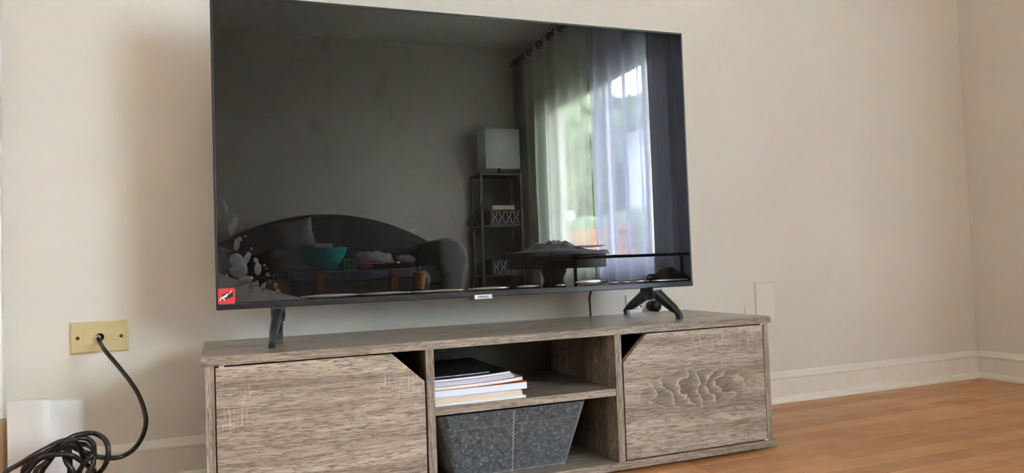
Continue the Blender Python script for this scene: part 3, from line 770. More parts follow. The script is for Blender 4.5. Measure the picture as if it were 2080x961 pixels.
stack = [('magazine', 'white magazine at the very bottom of the stack on the shelf', .196, .0040, cv_w, pg_w, 0, 0.0),
         ('paperback_book', 'tan-paged paperback second from the bottom of the stack', .189, .0092, cv_w, pg_t, 0, .001),
         ('magazine', 'thin white magazine between the tan and the thick blue-white book', .186, .0026, cv_p, pg_w, 0, .001),
         ('paperback_book', 'thick blue-white paperback with an orange-brown cover in the stack', .199, .0140, cv_o, pg_b, .0012, -.001),
         ('paperback_book', 'cream-paged book with an upcurled corner above the orange cover', .190, .0068, cv_r, pg_c, .0052, 0.0),
         ('magazine', 'pale lavender magazine third from the top of the stack', .172, .0042, cv_p, pg_l, .0052, .001),
         ('magazine', 'pale lavender magazine directly under the black-covered magazine', .167, .0040, cv_p, pg_l, .0052, 0.0)]
for nm, lb, w_, th, cv, pg, lf, dy in stack:
    book(nm, lb, XB, XB + w_, YB0 + dy, YB0 + .26, bz, th, cv, pg, lf); bz += th + .0003
book('magazine', 'black-covered magazine on top of the stack', XB, XB + .164, YB0 + .001, YB0 + .27, bz, .0052, cv_k, pg_w, .0046)
bz += .0055
book('magazine', 'dark glossy magazine lying half back on the black-covered magazine', XB, XB + .125, YB0 + .022, YB0 + .26, bz, .0026, cv_k, pg_l, .0018)

# ------------------------------------------------------------------ felt basket
def felt():
    a = NM('grey_felt'); v = a.obj()
    f = a.noise(v, 130, 6, 0.75, 0.8); g = a.noise(v, 22, 4, 0.6); h = a.noise(a.map(v, (600, 600, 240)), 1, 2, 0.6, 2.0)
    c = a.ramp(f, (0.36, (0.025, 0.029, 0.036)), (0.52, (0.078, 0.086, 0.100)), (0.66, (0.22, 0.235, 0.26)))
    c = a.mix(a.ramp(g, (0.35, 0.0), (0.7, 0.35)), c, (0.05, 0.055, 0.062))
    a.p(Base_Color=c, Roughness=0.95, Sheen_Weight=0.3); a.bump(a.math('ADD', f, h), 0.6, 0.0015); return a.m
m_felt = felt()
bk = thing('felt_basket', 'grey felt storage basket with cream stitching under the stand shelf', 'basket', (.708, -.30, ZB1))
BYF = -.428
zt, zbm = .160, ZB1 + .0006
def basket_shell():
    bm = NB()
    # rounded rectangle footprint interpolated bottom -> top
    def fp(v):
        x0 = .582 + (.5425 - .582) * v; x1 = .8335 + (.8735 - .8335) * v; y0 = BYF + .024 * (1 - v); y1 = -.165 - .025 * (1 - v)
        return x0, x1, y0, y1
    def outline(v, z, ins=0.0, r=.016, n=5):
        x0, x1, y0, y1 = fp(v); x0 += ins; x1 -= ins; y0 += ins; y1 -= ins; out = []
        for cx_, cy_, a0 in ((x1 - r, y0 + r, -PI / 2), (x1 - r, y1 - r, 0), (x0 + r, y1 - r, PI / 2), (x0 + r, y0 + r, PI)):
            for k in range(n + 1):
                t = a0 + k * PI / 2 / n
                x, y = cx_ + r * math.cos(t), cy_ + r * math.sin(t)
                w_ = .0018 * noise.noise(Vector((x * 18, y * 18, z * 14)))
                out.append((x + w_, y + w_, z))
            if n and cx_ == x1 - r and a0 == -PI / 2: pass
        return out
    rings = []
    M_ = 10
    for i in range(M_ + 1):
        v = i / M_; z = zbm + (zt - zbm) * v
        rings.append([bm.verts.new(q) for q in outline(v, z)])
    for i in range(M_, 0, -1):
        v = i / M_; z = zbm + (zt - zbm) * v - (.0 if i == M_ else 0)
        rings.append([bm.verts.new(q) for q in outline(v, z, .0035, .013)])
    for p0, p1 in zip(rings, rings[1:]):
        n_ = len(p0)
        for k in range(n_): bm.faces.new((p0[k], p0[(k + 1) % n_], p1[(k + 1) % n_], p1[k]))
    bm.faces.new(rings[0][::-1]); bm.faces.new(rings[-1])
    bmesh.ops.recalc_face_normals(bm, faces=bm.faces)
    return bm
link('body', basket_shell(), m_felt, bk, smooth=True)
# front face helper: (s in 0..1 across, v in 0..1 up)
def ff(s_, v, out=.0012):
    x0 = .582 + (.5425 - .582) * v; x1 = .8335 + (.8735 - .8335) * v; y0 = BYF + .024 * (1 - v)
    return Vector((x0 + s_ * (x1 - x0), y0 - out, zbm + (zt - zbm) * v))
# folded rim band
bm = NB(); rim = grid(bm, 30, 4, lambda u, v: ff(.05 + .90 * u, .765 + .225 * v, .0016 + .0006 * noise.noise(Vector((u * 9, v * 3, 0)))))
bm.normal_update(); bmesh.ops.solidify(bm, geom=bm.faces[:], thickness=.0012); bmesh.ops.recalc_face_normals(bm, faces=bm.faces)
link('rim_band', bm, m_felt, bk)
m_stitch = plain('cream_thread', (0.62, 0.56, 0.46), 0.8)
bm = NB(); n_ = 34; pts = []
for i in range(n_ + 1): pts.append(ff(.487 + (.007 if i % 2 else -.007), .02 + .96 * i / n_, .0035))
tube(bm, pts, .0006, 5); link('stitching', bm, m_stitch, bk)['label'] = 'cream zigzag seam down the middle'
def dashes(v0, s0, s1, n_, name, mat, out=.0022, r=.0005):
    bm = NB()
    for i in range(n_):
        a_ = s0 + (s1 - s0) * i / n_; b_ = a_ + (s1 - s0) / n_ * .6
        tube(bm, [ff(a_, v0, out), ff(b_, v0, out)], r, 5)
    link(name, bm, mat, bk)
dashes(.770, .08, .46, 26, 'stitching', plain('grey_thread', (0.30, 0.29, 0.27), 0.8), .0033)
dashes(.770, .52, .95, 28, 'stitching', plain('grey_thread_light', (0.36, 0.34, 0.31), 0.8), .0033)
dashes(.040, .08, .96, 56, 'stitching', m_stitch, .0016)

# ================================================================== the room that the screen reflects
# ---- curtains on the window wall
def sheer_mat(name, col, trans, tl, df):
    a = NM(name); v = a.obj()
    w_ = a.noise(a.map(v, (900, 900, 900)), 1, 1)
    c = a.ramp(w_, (0.3, tuple(q * .92 for q in col)), (0.7, col))
    T_ = a.n.new('ShaderNodeBsdfTransparent'); L_ = a.n.new('ShaderNodeBsdfTranslucent'); D_ = a.n.new('ShaderNodeBsdfDiffuse')
    a.l.new(c, L_.inputs[0]); a.l.new(c, D_.inputs[0])
    m1 = a.n.new('ShaderNodeMixShader'); m1.inputs[0].default_value = df / (tl + df); a.l.new(L_.outputs[0], m1.inputs[1]); a.l.new(D_.outputs[0], m1.inputs[2])
    # seen along the cloth the threads close up: thicker at grazing angles
    lw = a.n.new('ShaderNodeLayerWeight'); lw.inputs[0].default_value = 0.35
    fac = a.math('MINIMUM', a.math('ADD', 1.0 - trans, a.math('MULTIPLY', lw.outputs['Facing'], 0.22)), 1.0)
    m2 = a.n.new('ShaderNodeMixShader'); a.l.new(fac, m2.inputs[0]); a.l.new(T_.outputs[0], m2.inputs[1]); a.l.new(m1.outputs[0], m2.inputs[2])
    a.l.new(m2.outputs[0], a.out.inputs[0]); return a.m
m_sheer = sheer_mat('sheer_white', (0.77, 0.84, 0.76), 0.50, .6, .4)
m_sheer2 = sheer_mat('sheer_lavender', (0.66, 0.70, 0.92), 0.38, .6, .4)
def heavy(name, col, thin=0.0):
    a = NM(name); v = a.obj(); c = a.ramp(a.noise(v, 300, 2), (0.3, tuple(q * .8 for q in col)), (0.7, col))
    a.p(Base_Color=c, Roughness=0.9)
    if thin:
        L_ = a.n.new('ShaderNodeBsdfTranslucent'); a.l.new(c, L_.inputs[0]); mx = a.n.new('ShaderNodeMixShader'); mx.inputs[0].default_value = thin
        a.l.new(a.b.outputs[0], mx.inputs[1]); a.l.new(L_.outputs[0], mx.inputs[2]); a.l.new(mx.outputs[0], a.out.inputs[0])
    return a.m
m_drape = heavy('drape_charcoal', (0.20, 0.20, 0.26), .22); m_drape2 = heavy('drape_grey', (0.22, 0.25, 0.24), .2)
RODZ, RODX = 2.31, WX - .10
def curtain(name, label, y0, y1, mat, folds, amp, seed, rings=True, pull=0.0, lit=0.02):
    root = thing(name, label, 'curtain', (RODX, (y0 + y1) / 2, .03), 'curtains on the window wall')
    bm = NB(); nu = folds * 10
    def f(u, v):
        z = .03 + (RODZ + .045 - .03) * v
        yy = y0 + (y1 - y0) * u
        yc = (y0 + y1) / 2
        sag = pull * math.sin(PI * min(1, max(0, (v - .15) / .7))) if pull else 0
        yy = yy + sag * (1 - u)
        a_ = amp * (0.75 + .5 * noise.noise(Vector((u * 4 + seed, v * .7, 0))))
        ph = 2 * PI * folds * u + 1.3 * noise.noise(Vector((u * 3 + seed, v * 1.1, 3)))
        s_ = math.sin(ph)
        return Vector((RODX + a_ * s_, yy + .018 * noise.noise(Vector((u * 8, v * 1.5, seed))), z))
    grid(bm, nu, 26, f)
    link('fabric', bm, mat, root, smooth=True)
    if rings:
        for k in range(folds):
            for s_ in (.0, .5):
                yy = y0 + (y1 - y0) * (k + s_ + .0) / folds + .01
                bm = NB()
                pts = [(RODX + .028 * math.cos(t * PI / 8), yy + .004 * math.sin(t * PI / 8), RODZ + .028 * math.sin(t * PI / 8)) for t in range(17)]
                tube(bm, pts, .006, 6, cap=False); link('grommet', bm, m_black, root)
    return root
curtain('sheer_curtain', 'greenish-white sheer curtain reflected left of the bright window, beside the shelf tower', -4.97, -3.56, m_sheer, 6, .040, 1.0)
curtain('sheer_curtain', 'lavender-white sheer curtain reflected in the right part of the screen', -3.52, -2.70, m_sheer2, 4, .040, 5.0)
curtain('drape', 'dark charcoal drape reflected at the right edge of the screen', -2.70, -2.12, m_drape, 6, .038, 9.0)
curtain('drape', 'grey drape reflected in the corner behind the shelf tower', -5.17, -4.98, m_drape2, 2, .040, 12.0)
rodt = thing('curtain_rod', 'dark curtain rod reflected above the window', 'curtain rod', (RODX, -3.6, RODZ))
bm = NB(); tube(bm, [(RODX, -5.18, RODZ), (RODX, -2.05, RODZ)], .011, 12); link('rod', bm, m_black, rodt)
for q in (-5.10, -2.10):
    bm = NB(); tube(bm, [(RODX, q, RODZ), (WX, q, RODZ)], .007, 8); link('bracket', bm, m_black, rodt)

# ---- loveseat
m_couch = heavy('loveseat_slipcover', (0.046, 0.046, 0.052)); m_couch2 = heavy('loveseat_arm_cover', (0.19, 0.185, 0.18))
ls = thing('loveseat', 'camel-backed dark grey slipcovered loveseat reflected behind the blue trunk', 'sofa', (.75, -4.55, 0))
def camel(x):
    t = (x - .75) / .95; return .60 + .315 * max(0, math.cos(min(1, abs(t) * 1.0) * PI / 2)) ** .75
bm = NB()
def backf(u, v):
    x = -.14 + 1.80 * u; H = camel(x)
    prof = [(-5.02, .10), (-5.03, H - .10), (-4.99, H - .01), (-4.93, H), (-4.86, H - .015), (-4.80, H - .08), (-4.74, .46), (-4.74, .10)]
    k = v * (len(prof) - 1); i = min(int(k), len(prof) - 2); f = k - i
    y_, z_ = prof[i][0] * (1 - f) + prof[i + 1][0] * f, prof[i][1] * (1 - f) + prof[i + 1][1] * f
    return Vector((x, y_ + .008 * noise.noise(Vector((x * 4, z_ * 5, 0))), z_))
vs = grid(bm, 40, 14, backf)
bm.faces.new([r for r in vs[0]]); bm.faces.new([r for r in vs[-1]][::-1]); bmesh.ops.recalc_face_normals(bm, faces=bm.faces)
link('backrest', bm, m_couch, ls, smooth=True)
bm = NB(); box(bm, -.06, 1.56, -4.76, -4.08, .08, .32, .03, 3); link('seat_frame', bm, m_couch, ls, smooth=True)
for a_, b_ in ((-.05, .745), (.755, 1.55)):
    bm = NB(); box(bm, a_, b_, -4.75, -4.06, .32, .46, .045, 4)
    link('seat_cushion', bm, m_couch, ls, smooth=True)
def arm(cx_, sgn):
    bm = NB(); n = 22; m = 14
    def f(u, v):
        y_ = -4.98 + .90 * v
        # rolled arm section in (x, z)
        t = u * 2 * PI
        sec = [(.0, .06), (-.08, .06), (-.085, .30), (-.10, .50), (-.11, .58), (-.08, .645), (-.0, .668), (.08, .650), (.125, .59), (.135, .50), (.12, .42), (.085, .28), (.06, .06), (.0, .06)]
        k = u * (len(sec) - 1); i = min(int(k), len(sec) - 2); ff_ = k - i
        x_, z_ = sec[i][0] * (1 - ff_) + sec[i + 1][0] * ff_, sec[i][1] * (1 - ff_) + sec[i + 1][1] * ff_
        w_ = .016 * noise.noise(Vector((y_ * 7, z_ * 6, cx_))) + .012 * abs(noise.noise(Vector((y_ * 14 + z_ * 9, z_ * 9 - y_ * 6, cx_))))
        return Vector((cx_ + sgn * x_ + w_, y_, z_))
    vs = grid(bm, 39, m, f, closed_u=True)
    front = [row_[-1] for row_ in vs]; back = [row_[0] for row_ in vs]; n2 = len(front)
    c0 = Vector((cx_ + sgn * .005, -4.08, .42)); prev = front
    for q, dy in ((.12, .016), (.35, .028), (.65, .034)):
        cur = []
        for v in front:
            p_ = v.co.lerp(c0, q); p_.y = -4.08 + dy + .022 * abs(noise.noise(Vector((p_.x * 16 + p_.z * 9, 2, p_.z * 7)))); cur.append(bm.verts.new(p_))
        for k in range(n2): bm.faces.new((prev[k], prev[(k + 1) % n2], cur[(k + 1) % n2], cur[k]))
        prev = cur
    bm.faces.new(prev); bm.faces.new(back[::-1])
    bmesh.ops.recalc_face_normals(bm, faces=bm.faces)
    link('armrest', bm, m_couch2, ls, smooth=True)
arm(1.585, 1); arm(-.085, -1)
# pillow leaning in the left part of the loveseat
m_pil = plain('grey_pillow', (0.22, 0.22, 0.24), 0.8, var=0.15, nscale=9)
bm = NB()
def pil(u, v, s_):
    a_, b_ = u * 2 - 1, v * 2 - 1
    ed = (1 - a_ ** 4) * (1 - b_ ** 4); th_ = .065 * max(ed, 0) ** .5
    n_ = .012 * noise.noise(Vector((a_ * 3, b_ * 3, s_)))
    x_ = a_ * .145 * (1 - .1 * (1 - b_ * b_)); z_ = b_ * .115 * (1 - .1 * (1 - a_ * a_))
    c, sn = math.cos(.16), math.sin(.16)
    return Vector((.490 + x_ * c - z_ * sn, -4.42 + s_ * (th_ + n_) - z_ * .35, .725 + x_ * sn + z_ * c))
grid(bm, 14, 14, lambda u, v: pil(u, v, 1)); grid(bm, 14, 14, lambda u, v: pil(u, v, -1))
bmesh.ops.remove_doubles(bm, verts=bm.verts, dist=.002); bmesh.ops.recalc_face_normals(bm, faces=bm.faces)
tag(link('pillow', bm, m_pil, smooth=True), 'crumpled grey pillow reflected above the teal bowl on the loveseat', 'pillow')
# heap the pillow stands on
m_throw = plain('throw_grey', (0.075, 0.072, 0.075), 0.9, var=0.3, nscale=14)
bm = NB(); blob(bm, (.40, -4.38, .478), .24, 4, .25, 2.4, 3, (1.2, .75, .55), flat=-.10)
tag(link('dark_throw', bm, m_throw, smooth=True), 'dark throw heaped on the loveseat left of the teal bowl', 'throw')
bm = NB(); blob(bm, (1.02, -4.27, .470), .20, 4, .28, 3.2, 8, (1.05, .60, .54), flat=-.05)
tag(link('grey_blanket', bm, plain('blanket_grey', (0.32, 0.32, 0.32), 0.9, var=0.35, nscale=10), smooth=True), 'rumpled light grey blanket on the loveseat right of the teal bowl', 'blanket')
bm = NB(); blob(bm, (1.27, -4.20, .512), .07, 3, .15, 3, 2, (1.2, .8, .55))
tag(link('small_cushion', bm, plain('cushion_pale', (0.24, 0.25, 0.26), 0.8), smooth=True), 'small pale cushion at the right end of the grey blanket', 'cushion')

# ---- trunk used as coffee table
m_trunk = plain('trunk_blue', (0.050, 0.058, 0.085), 0.45, var=0.12, nscale=8); m_trim2 = plain('trunk_edge', (0.16, 0.21, 0.32), 0.3)
m_leather = plain('strap_leather', (0.38, 0.155, 0.05), 0.5, var=0.2, nscale=30)
tr = thing('trunk', 'dark blue trunk with two brown leather straps reflected in front of the loveseat', 'trunk', (.81, -3.8, 0))
bm = NB(); box(bm, .425, 1.200, -4.02, -3.60, .02, .385, .008); link('body', bm, m_trunk, tr)
bm = NB(); box(bm, .420, 1.205, -4.025, -3.595, .385, .4495, .010, 3); lid = link('lid', bm, m_trim2, tr)
lid['label'] = 'paler blue lid rim'
for a_ in (.578, 1.058):
    bm = NB(); box(bm, a_, a_ + .046, -3.598, -3.588, .03, .445, .002); st_ = link('strap', bm, m_leather, tr)
    bm = NB(); box(bm, a_ + .012, a_ + .036, -3.590, -3.582, .395, .420, .002); link('buckle', bm, m_metal, st_)
    bm = NB(); disc_y(bm, a_ + .023, -3.585, .355, .005, .003, 10)
    link('stud', bm, m_metal, st_)
for fx in (.46, 1.165):
    for fy in (-3.64, -3.98):
        bm = NB(); lathe(bm, [(.015, 0), (.015, .02)], (fx, fy), 12); link('foot', bm, m_black, tr)
cr = thing('wooden_crate', 'orange-brown wooden box reflected left of the blue trunk', 'box', (.33, -3.7, 0))
bm = NB(); box(bm, .275, .405, -3.86, -3.56, 0, .412, .004); link('body', bm, m_leather, cr)
bm = NB(); box(bm, .270, .410, -3.865, -3.555, .412, .432, .003); link('lid', bm, plain('crate_lid', (0.07, 0.07, 0.08), 0.5), cr)
# teal bowl with odds and ends
m_teal = plain('teal_plastic', (0.010, 0.46, 0.48), 0.3, var=0.05)
bm = NB()
pr_b = [(.055, .4500), (.066, .4515), (.098, .487), (.125, .528), (.143, .567), (.154, .602), (.160, .604), (.158, .598), (.148, .566), (.128, .528), (.100, .490), (.064, .458)]
lathe(bm, pr_b, (.640, -3.80), 40); bowl = link('bowl', bm, m_teal, smooth=True)
bowl.name = 'bowl'; tag(bowl, 'large teal plastic bowl reflected on the left end of the blue trunk', 'bowl')
m_odd = plain('cloth_cream', (0.36, 0.34, 0.30), 0.8, var=0.3, nscale=30)
bm = NB(); blob(bm, (.605, -3.80, .572), .095, 3, .22, 4, 4, (1.15, .9, .42)); tag(link('paper_heap', bm, m_odd, smooth=True), 'crumpled cream papers filling the teal bowl', 'paper')
bm = NB(); box(bm, .585, .700, -3.83, -3.77, .608, .634, .004); bmesh.ops.rotate(bm, cent=(.64, -3.8, .62), matrix=Matrix.Rotation(.05, 3, 'Y'), verts=bm.verts)
tag(link('white_carton', bm, plain('carton_white', (0.75, 0.73, 0.72), 0.5)), 'long white carton lying across the top of the teal bowl', 'carton')
bm = NB(); blob(bm, (.752, -3.78, .605), .022, 2, .2, 3, 1, (1.1, 1, .6)); tag(link('wrapped_snack', bm, plain('snack_brown', (0.30, 0.18, 0.09), 0.4), smooth=True), 'small brown wrapped snack on the right rim of the teal bowl', 'snack')
# green lattice cube, pink case, brown tray, papers
gr = thing('green_block', 'green openwork toy cube reflected right of the teal bowl', 'toy', (.805, -3.72, .4495))
m_green = plain('green_plastic', (0.06, 0.34, 0.06), 0.5)
bm = NB()
for a_ in (.765, .795, .825):
    box(bm, a_, a_ + .012, -3.742, -3.70, .4497, .525, .002)
for z in (.4497, .482, .515): box(bm, .765, .837, -3.74, -3.702, z, z + .010, .002)
link('lattice', bm, m_green, gr)
bm = NB(); box(bm, .870, 1.010, -3.80, -3.70, .4497, .478, .010, 3); box(bm, .885, 1.0, -3.79, -3.71, .476, .492, .007, 3)
tag(link('pink_case', bm, plain('pink_plastic', (0.75, 0.06, 0.26), 0.3), smooth=True), 'pink plastic case reflected on the middle of the blue trunk', 'case')
ty_ = thing('wooden_tray', 'dark red-brown tray reflected on the right half of the blue trunk', 'tray', (1.09, -3.80, .4497))
m_tray = plain('tray_brown', (0.075, 0.028, 0.020), 0.35)
bm = NB(); box(bm, .975, 1.195, -3.93, -3.68, .4497, .462, .003); link('base', bm, m_tray, ty_)
bm = NB(); box(bm, .960, 1.22, -3.68, -3.672, .458, .486, .002); box(bm, .960, 1.22, -3.938, -3.93, .458, .486, .002); box(bm, .960, .968, -3.93, -3.68, .458, .486, .002); box(bm, 1.212, 1.22, -3.93, -3.68, .458, .486, .002); link('rim', bm, m_tray, ty_)
bm = NB(); box(bm, 1.06, 1.15, -3.86, -3.74, .4622, .498, .004); bmesh.ops.rotate(bm, cent=(1.1, -3.8, .47), matrix=Matrix.Rotation(.3, 3, 'Z'), verts=bm.verts)
tag(link('paper_packet', bm, plain('packet_white', (0.42, 0.36, 0.34), 0.6)), 'small whitish packet lying in the red-brown tray', 'packet')
# orange pot beside the trunk with glasses
stl = thing('side_stool', 'small dark stool carrying the orange pot right of the trunk', 'stool', (1.27, -3.74, 0))
bm = NB(); lathe(bm, [(.050, .27), (.052, .275), (.052, .295), (.050, .30)], (1.262, -3.70), 24); link('seat', bm, m_couch, stl)
for k in range(3):
    t = k * 2 * PI / 3 + .4
    bm = NB(); tube(bm, [(1.262 + .035 * math.cos(t), -3.70 + .035 * math.sin(t), .272), (1.262 + .050 * math.cos(t), -3.70 + .050 * math.sin(t), 0)], .008, 8); link('leg', bm, m_black, stl)
pot = thing('orange_pot', 'tapered orange-brown pot reflected at the right end of the trunk', 'pot', (1.262, -3.70, .3))
m_or = plain('terracotta', (0.60, 0.25, 0.085), 0.6, var=0.15)
bm = NB(); bmt = [(.040, .3003), (.043, .302), (.060, .412), (.064, .414), (.064, .424), (.056, .424), (.054, .41), (.036, .31)]
lathe(bm, bmt, (1.262, -3.70), 28); link('vessel', bm, m_or, pot, smooth=False)
for k in range(6):
    t = k * 1.05; bm = NB(); tube(bm, [(1.262 + .022 * math.cos(t), -3.70 + .022 * math.sin(t), .311), (1.262 + .042 * math.cos(t), -3.70 + .042 * math.sin(t), .44 + .012 * (k % 3))], .004, 6)
    tag(link('pen', bm, m_metal), ('thin metal pen standing at the %s of the orange pot' % ('right rim', 'front right', 'front left', 'left rim', 'back left', 'back right')[k]), 'pen', 'pens in the orange pot')
bm = NB(); blob(bm, (1.352, -3.95, .36), .07, 3, .04, 2, 5, (.75, .75, 1.0)); box(bm, 1.32, 1.385, -3.98, -3.92, 0, .31, .006)
tag(link('grey_speaker', bm, plain('grey_round', (0.16, 0.17, 0.17), 0.6), smooth=True), 'rounded grey speaker on a post right of the orange pot', 'speaker')

# ---- shelf tower with lamp, baskets
SX0, SX1, SY0, SY1, SH_ = 2.085, 2.455, -5.14, -4.86, 1.255
sh = thing('shelf_tower', 'tall black open shelf tower reflected beside the grey drape', 'shelf', ((SX0 + SX1) / 2, -5, 0))
m_iron = plain('black_iron', (0.020, 0.018, 0.020), 0.4)
for x_ in (SX0, SX1):
    for y_ in (SY0, SY1):
        bm = NB(); box(bm, x_ - .012, x_ + .012, y_ - .012, y_ + .012, 0, SH_, .002); link('post', bm, m_iron, sh)
LV = (.10, .345, .78, SH_ - .018)
for z in LV:
    bm = NB(); box(bm, SX0 - .010, SX1 + .010, SY0 - .010, SY1 + .010, z, z + .018, .002); link('shelf_board', bm, m_iron, sh)
bm = NB(); box(bm, SX0 + .01, SX1 - .01, SY0 - .004, SY0 + .002, .12, SH_ - .03); link('back_panel', bm, plain('shelf_back', (0.045, 0.040, 0.038), 0.7), sh)
m_bask = plain('dark_basket', (0.035, 0.032, 0.035), 0.8); m_lat = plain('lattice_white', (0.85, 0.84, 0.80), 0.6)
for z, lb in ((.363, 'lower'), (.798, 'upper')):
    b_ = thing('storage_bin', 'black storage bin with white trellis pattern on the %s shelf of the tower' % lb, 'bin', (2.31, -4.98, z + .0003), 'trellis-patterned bins on the shelf tower')
    bm = NB(); box(bm, 2.165, 2.445, -5.10, -4.868, z + .0003, z + .135, .006); link('body', bm, m_bask, b_)
    bm = NB()
    for k in range(4):
        for d_ in (1, -1):
            pts = []
            for q in range(17):
                t = q / 16; x_ = (t + .09 * math.sin(t * 2 * PI * 2)) * .066
                pts.append((2.172 + k * .066 + (x_ if d_ > 0 else .066 - x_), -4.8655, z + .014 + t * .106))
            tube(bm, pts, .0020, 5)
    link('trellis', bm, m_lat, b_)
bm = NB(); box(bm, 2.195, 2.405, -5.05, -4.90, .9335, .975, .003); tag(link('wooden_case', bm, plain('case_wood', (0.60, 0.44, 0.32), 0.5)), 'flat wooden case lying on the upper trellis bin', 'case')
lp = thing('table_lamp', 'table lamp with a square grey-white shade on top of the shelf tower', 'lamp', (2.30, -4.98, SH_))
bm = NB()
A = [(2.145, -4.87), (2.455, -4.87), (2.455, -5.12), (2.145, -5.12)]
lo = [bm.verts.new((x, y, 1.30)) for x, y in A]; hi = [bm.verts.new((x, y, 1.655)) for x, y in A]
for k in range(4): bm.faces.new((lo[k], lo[(k + 1) % 4], hi[(k + 1) % 4], hi[k]))
bm.normal_update(); bmesh.ops.solidify(bm, geom=bm.faces[:], thickness=.003); bmesh.ops.recalc_face_normals(bm, faces=bm.faces)
link('lamp_shade', bm, heavy('shade_linen', (0.74, 0.78, 0.75), .5), lp)
bl = bpy.data.lights.new('bulb', 'POINT'); bl.energy = 1.5; bl.shadow_soft_size = .03; bl.color = (.95, 1, .97); bo = bpy.data.objects.new('bulb', bl); COL.objects.link(bo); bo.parent = lp; bo.location = Vector((2.30, -4.99, 1.50)) - BASE['table_lamp']
bm = NB(); lathe(bm, [(.06, SH_), (.06, SH_ + .012), (.012, SH_ + .02), (.010, SH_ + .20)], (2.30, -4.99), 20); link('base', bm, m_iron, lp)

# ---- pedestal table with a rumpled cloth
TXc, TYc, TZ = 2.116, -3.25, .5185
tb = thing('pedestal_table', 'round dark pedestal table reflected in front of the sheer curtain', 'table', (TXc, TYc, 0))
m_dw = plain('dark_wood', (0.030, 0.020, 0.018), 0.4)
bm = NB(); lathe(bm, [(.322, TZ - .105), (.326, TZ - .10), (.326, TZ - .022), (.34, TZ - .020), (.345, TZ - .010), (.34, TZ)], (TXc, TYc), 48); link('table_top', bm, m_dw, tb)
bm = NB(); pf = [(.070, .0), (.072, .05), (.085, .10), (.080, .14), (.060, .16), (.062, .20), (.075, .24), (.078, .30), (.066, .33), (.072, .36), (.085, .385), (.090, TZ - .105)]
pf = catmull([(a_, b_, 0) for a_, b_ in pf], 3); lathe(bm, [(p_.x, p_.y) for p_ in pf], (TXc - .03, TYc), 20); link('pedestal', bm, m_dw, tb, smooth=True)
for k in range(4):
    t = k * PI / 2 + .5
    bm = NB(); tube(bm, [(TXc - .03 + .06 * math.cos(t), TYc + .06 * math.sin(t), .10), (TXc - .03 + .17 * math.cos(t), TYc + .17 * math.sin(t), .06), (TXc - .03 + .27 * math.cos(t), TYc + .27 * math.sin(t), .018)], [.026, .022, .018], 10, 4); link('leg', bm, m_dw, tb)
m_cloth = plain('grey_cloth', (0.20, 0.19, 0.195), 0.9, var=0.5, nscale=22)
bm = NB()
def tcl(u, v):
    r_ = u * .354; t = v * 2 * PI
    x_, y_ = TXc - .005 + r_ * math.cos(t), TYc + r_ * math.sin(t)
    h = .004 + .006 * abs(noise.noise(Vector((x_ * 14, y_ * 14, 2))))
    if r_ > .348: h -= (r_ - .348) * (4.0 + 3.0 * noise.noise(Vector((math.cos(t) * 2, math.sin(t) * 2, 5))))
    m_ = math.exp(-((((x_ - TXc + .03) / .175) ** 2 + ((y_ - TYc) / .18) ** 2)) ** 1.5)
    h += m_ * (.060 + .045 * noise.noise(Vector((x_ * 20, y_ * 20, 7))) + .006 * noise.noise(Vector((x_ * 40, y_ * 40, 4)))) + .006 * noise.noise(Vector((x_ * 22, y_ * 22, 1)))
    return Vector((x_, y_, TZ + max(h, -.035 if r_ > .347 else .001)))
grid(bm, 24, 72, tcl); bmesh.ops.remove_doubles(bm, verts=bm.verts, dist=.0004)
tag(link('papers', (lambda b: (box(b, TXc + .12, TXc + .30, TYc - .10, TYc + .12, TZ + .034, TZ + .040, .001), box(b, TXc + .08, TXc + .25, TYc - .02, TYc + .16, TZ + .028, TZ + .0335, .001), b)[-1])(NB()), plain('papers_lilac', (0.55, 0.53, 0.60), 0.6)), 'pale papers lying on the right side of the cloth-covered round table', 'paper')
cl = link('tablecloth', bm, m_cloth, smooth=True); tag(cl, 'rumpled grey cloth heaped on the round pedestal table', 'cloth')
bm = NB()
def hang(u, v):
    t = PI * (.98 - .30 * u)
    r_ = .352 + .010 * math.sin(u * 12); return Vector((TXc + r_ * math.cos(t), TYc + r_ * math.sin(t), TZ + .0 - .085 * v * (.6 + .4 * math.sin(PI * u))))
grid(bm, 14, 6, hang); bm.normal_update(); bmesh.ops.solidify(bm, geom=bm.faces[:], thickness=.002)
link('cloth_corner', bm, m_cloth, cl, smooth=True)

# ---- black metal bench with a bag
bn = thing('metal_bench', 'black metal-framed bench reflected at the lower right of the screen', 'bench', (2.1, -2.0, 0))
BZ = .474
for y_ in (-2.0, -2.30):
    bm = NB(); tube(bm, [(1.690, y_, BZ), (2.49, y_, BZ)], .0075, 8); link('rail', bm, m_iron, bn)
for x_ in (1.695, 2.48):
    bm = NB(); tube(bm, [(x_, -2.30, BZ), (x_, -2.0, BZ)], .0075, 8); link('cross_bar', bm, m_iron, bn)
    for y_ in (-2.0, -2.30):
        bm = NB(); box(bm, x_ - .007, x_ + .007, y_ - .007, y_ + .007, 0, BZ + .010, .002); link('leg', bm, m_iron, bn)
bm = NB(); box(bm, 1.70, 2.475, -2.29, -2.01, .255, .268, .002); link('lower_shelf', bm, m_iron, bn)
bm = NB(); blob(bm, (2.30, -2.15, .2683), .135, 4, .22, 2.5, 6, (1.20, .80, .92), flat=0.0)
bag = tag(link('handbag', bm, plain('bag_black', (0.010, 0.008, 0.012), 0.5), smooth=True), 'slumped black bag lying under the bench rail', 'bag')
bm = NB(); tube(bm, [(2.20, -2.10, .36), (2.14, -2.07, .37), (2.11, -2.06, .32), (2.105, -2.06, .273)], .005, 6, 6); link('strap', bm, m_black, bag)
bm = NB(); tube(bm, [(2.19, -2.055, .362), (2.215, -2.04, .352)], .004, 6); link('buckle', bm, m_metal, bag)

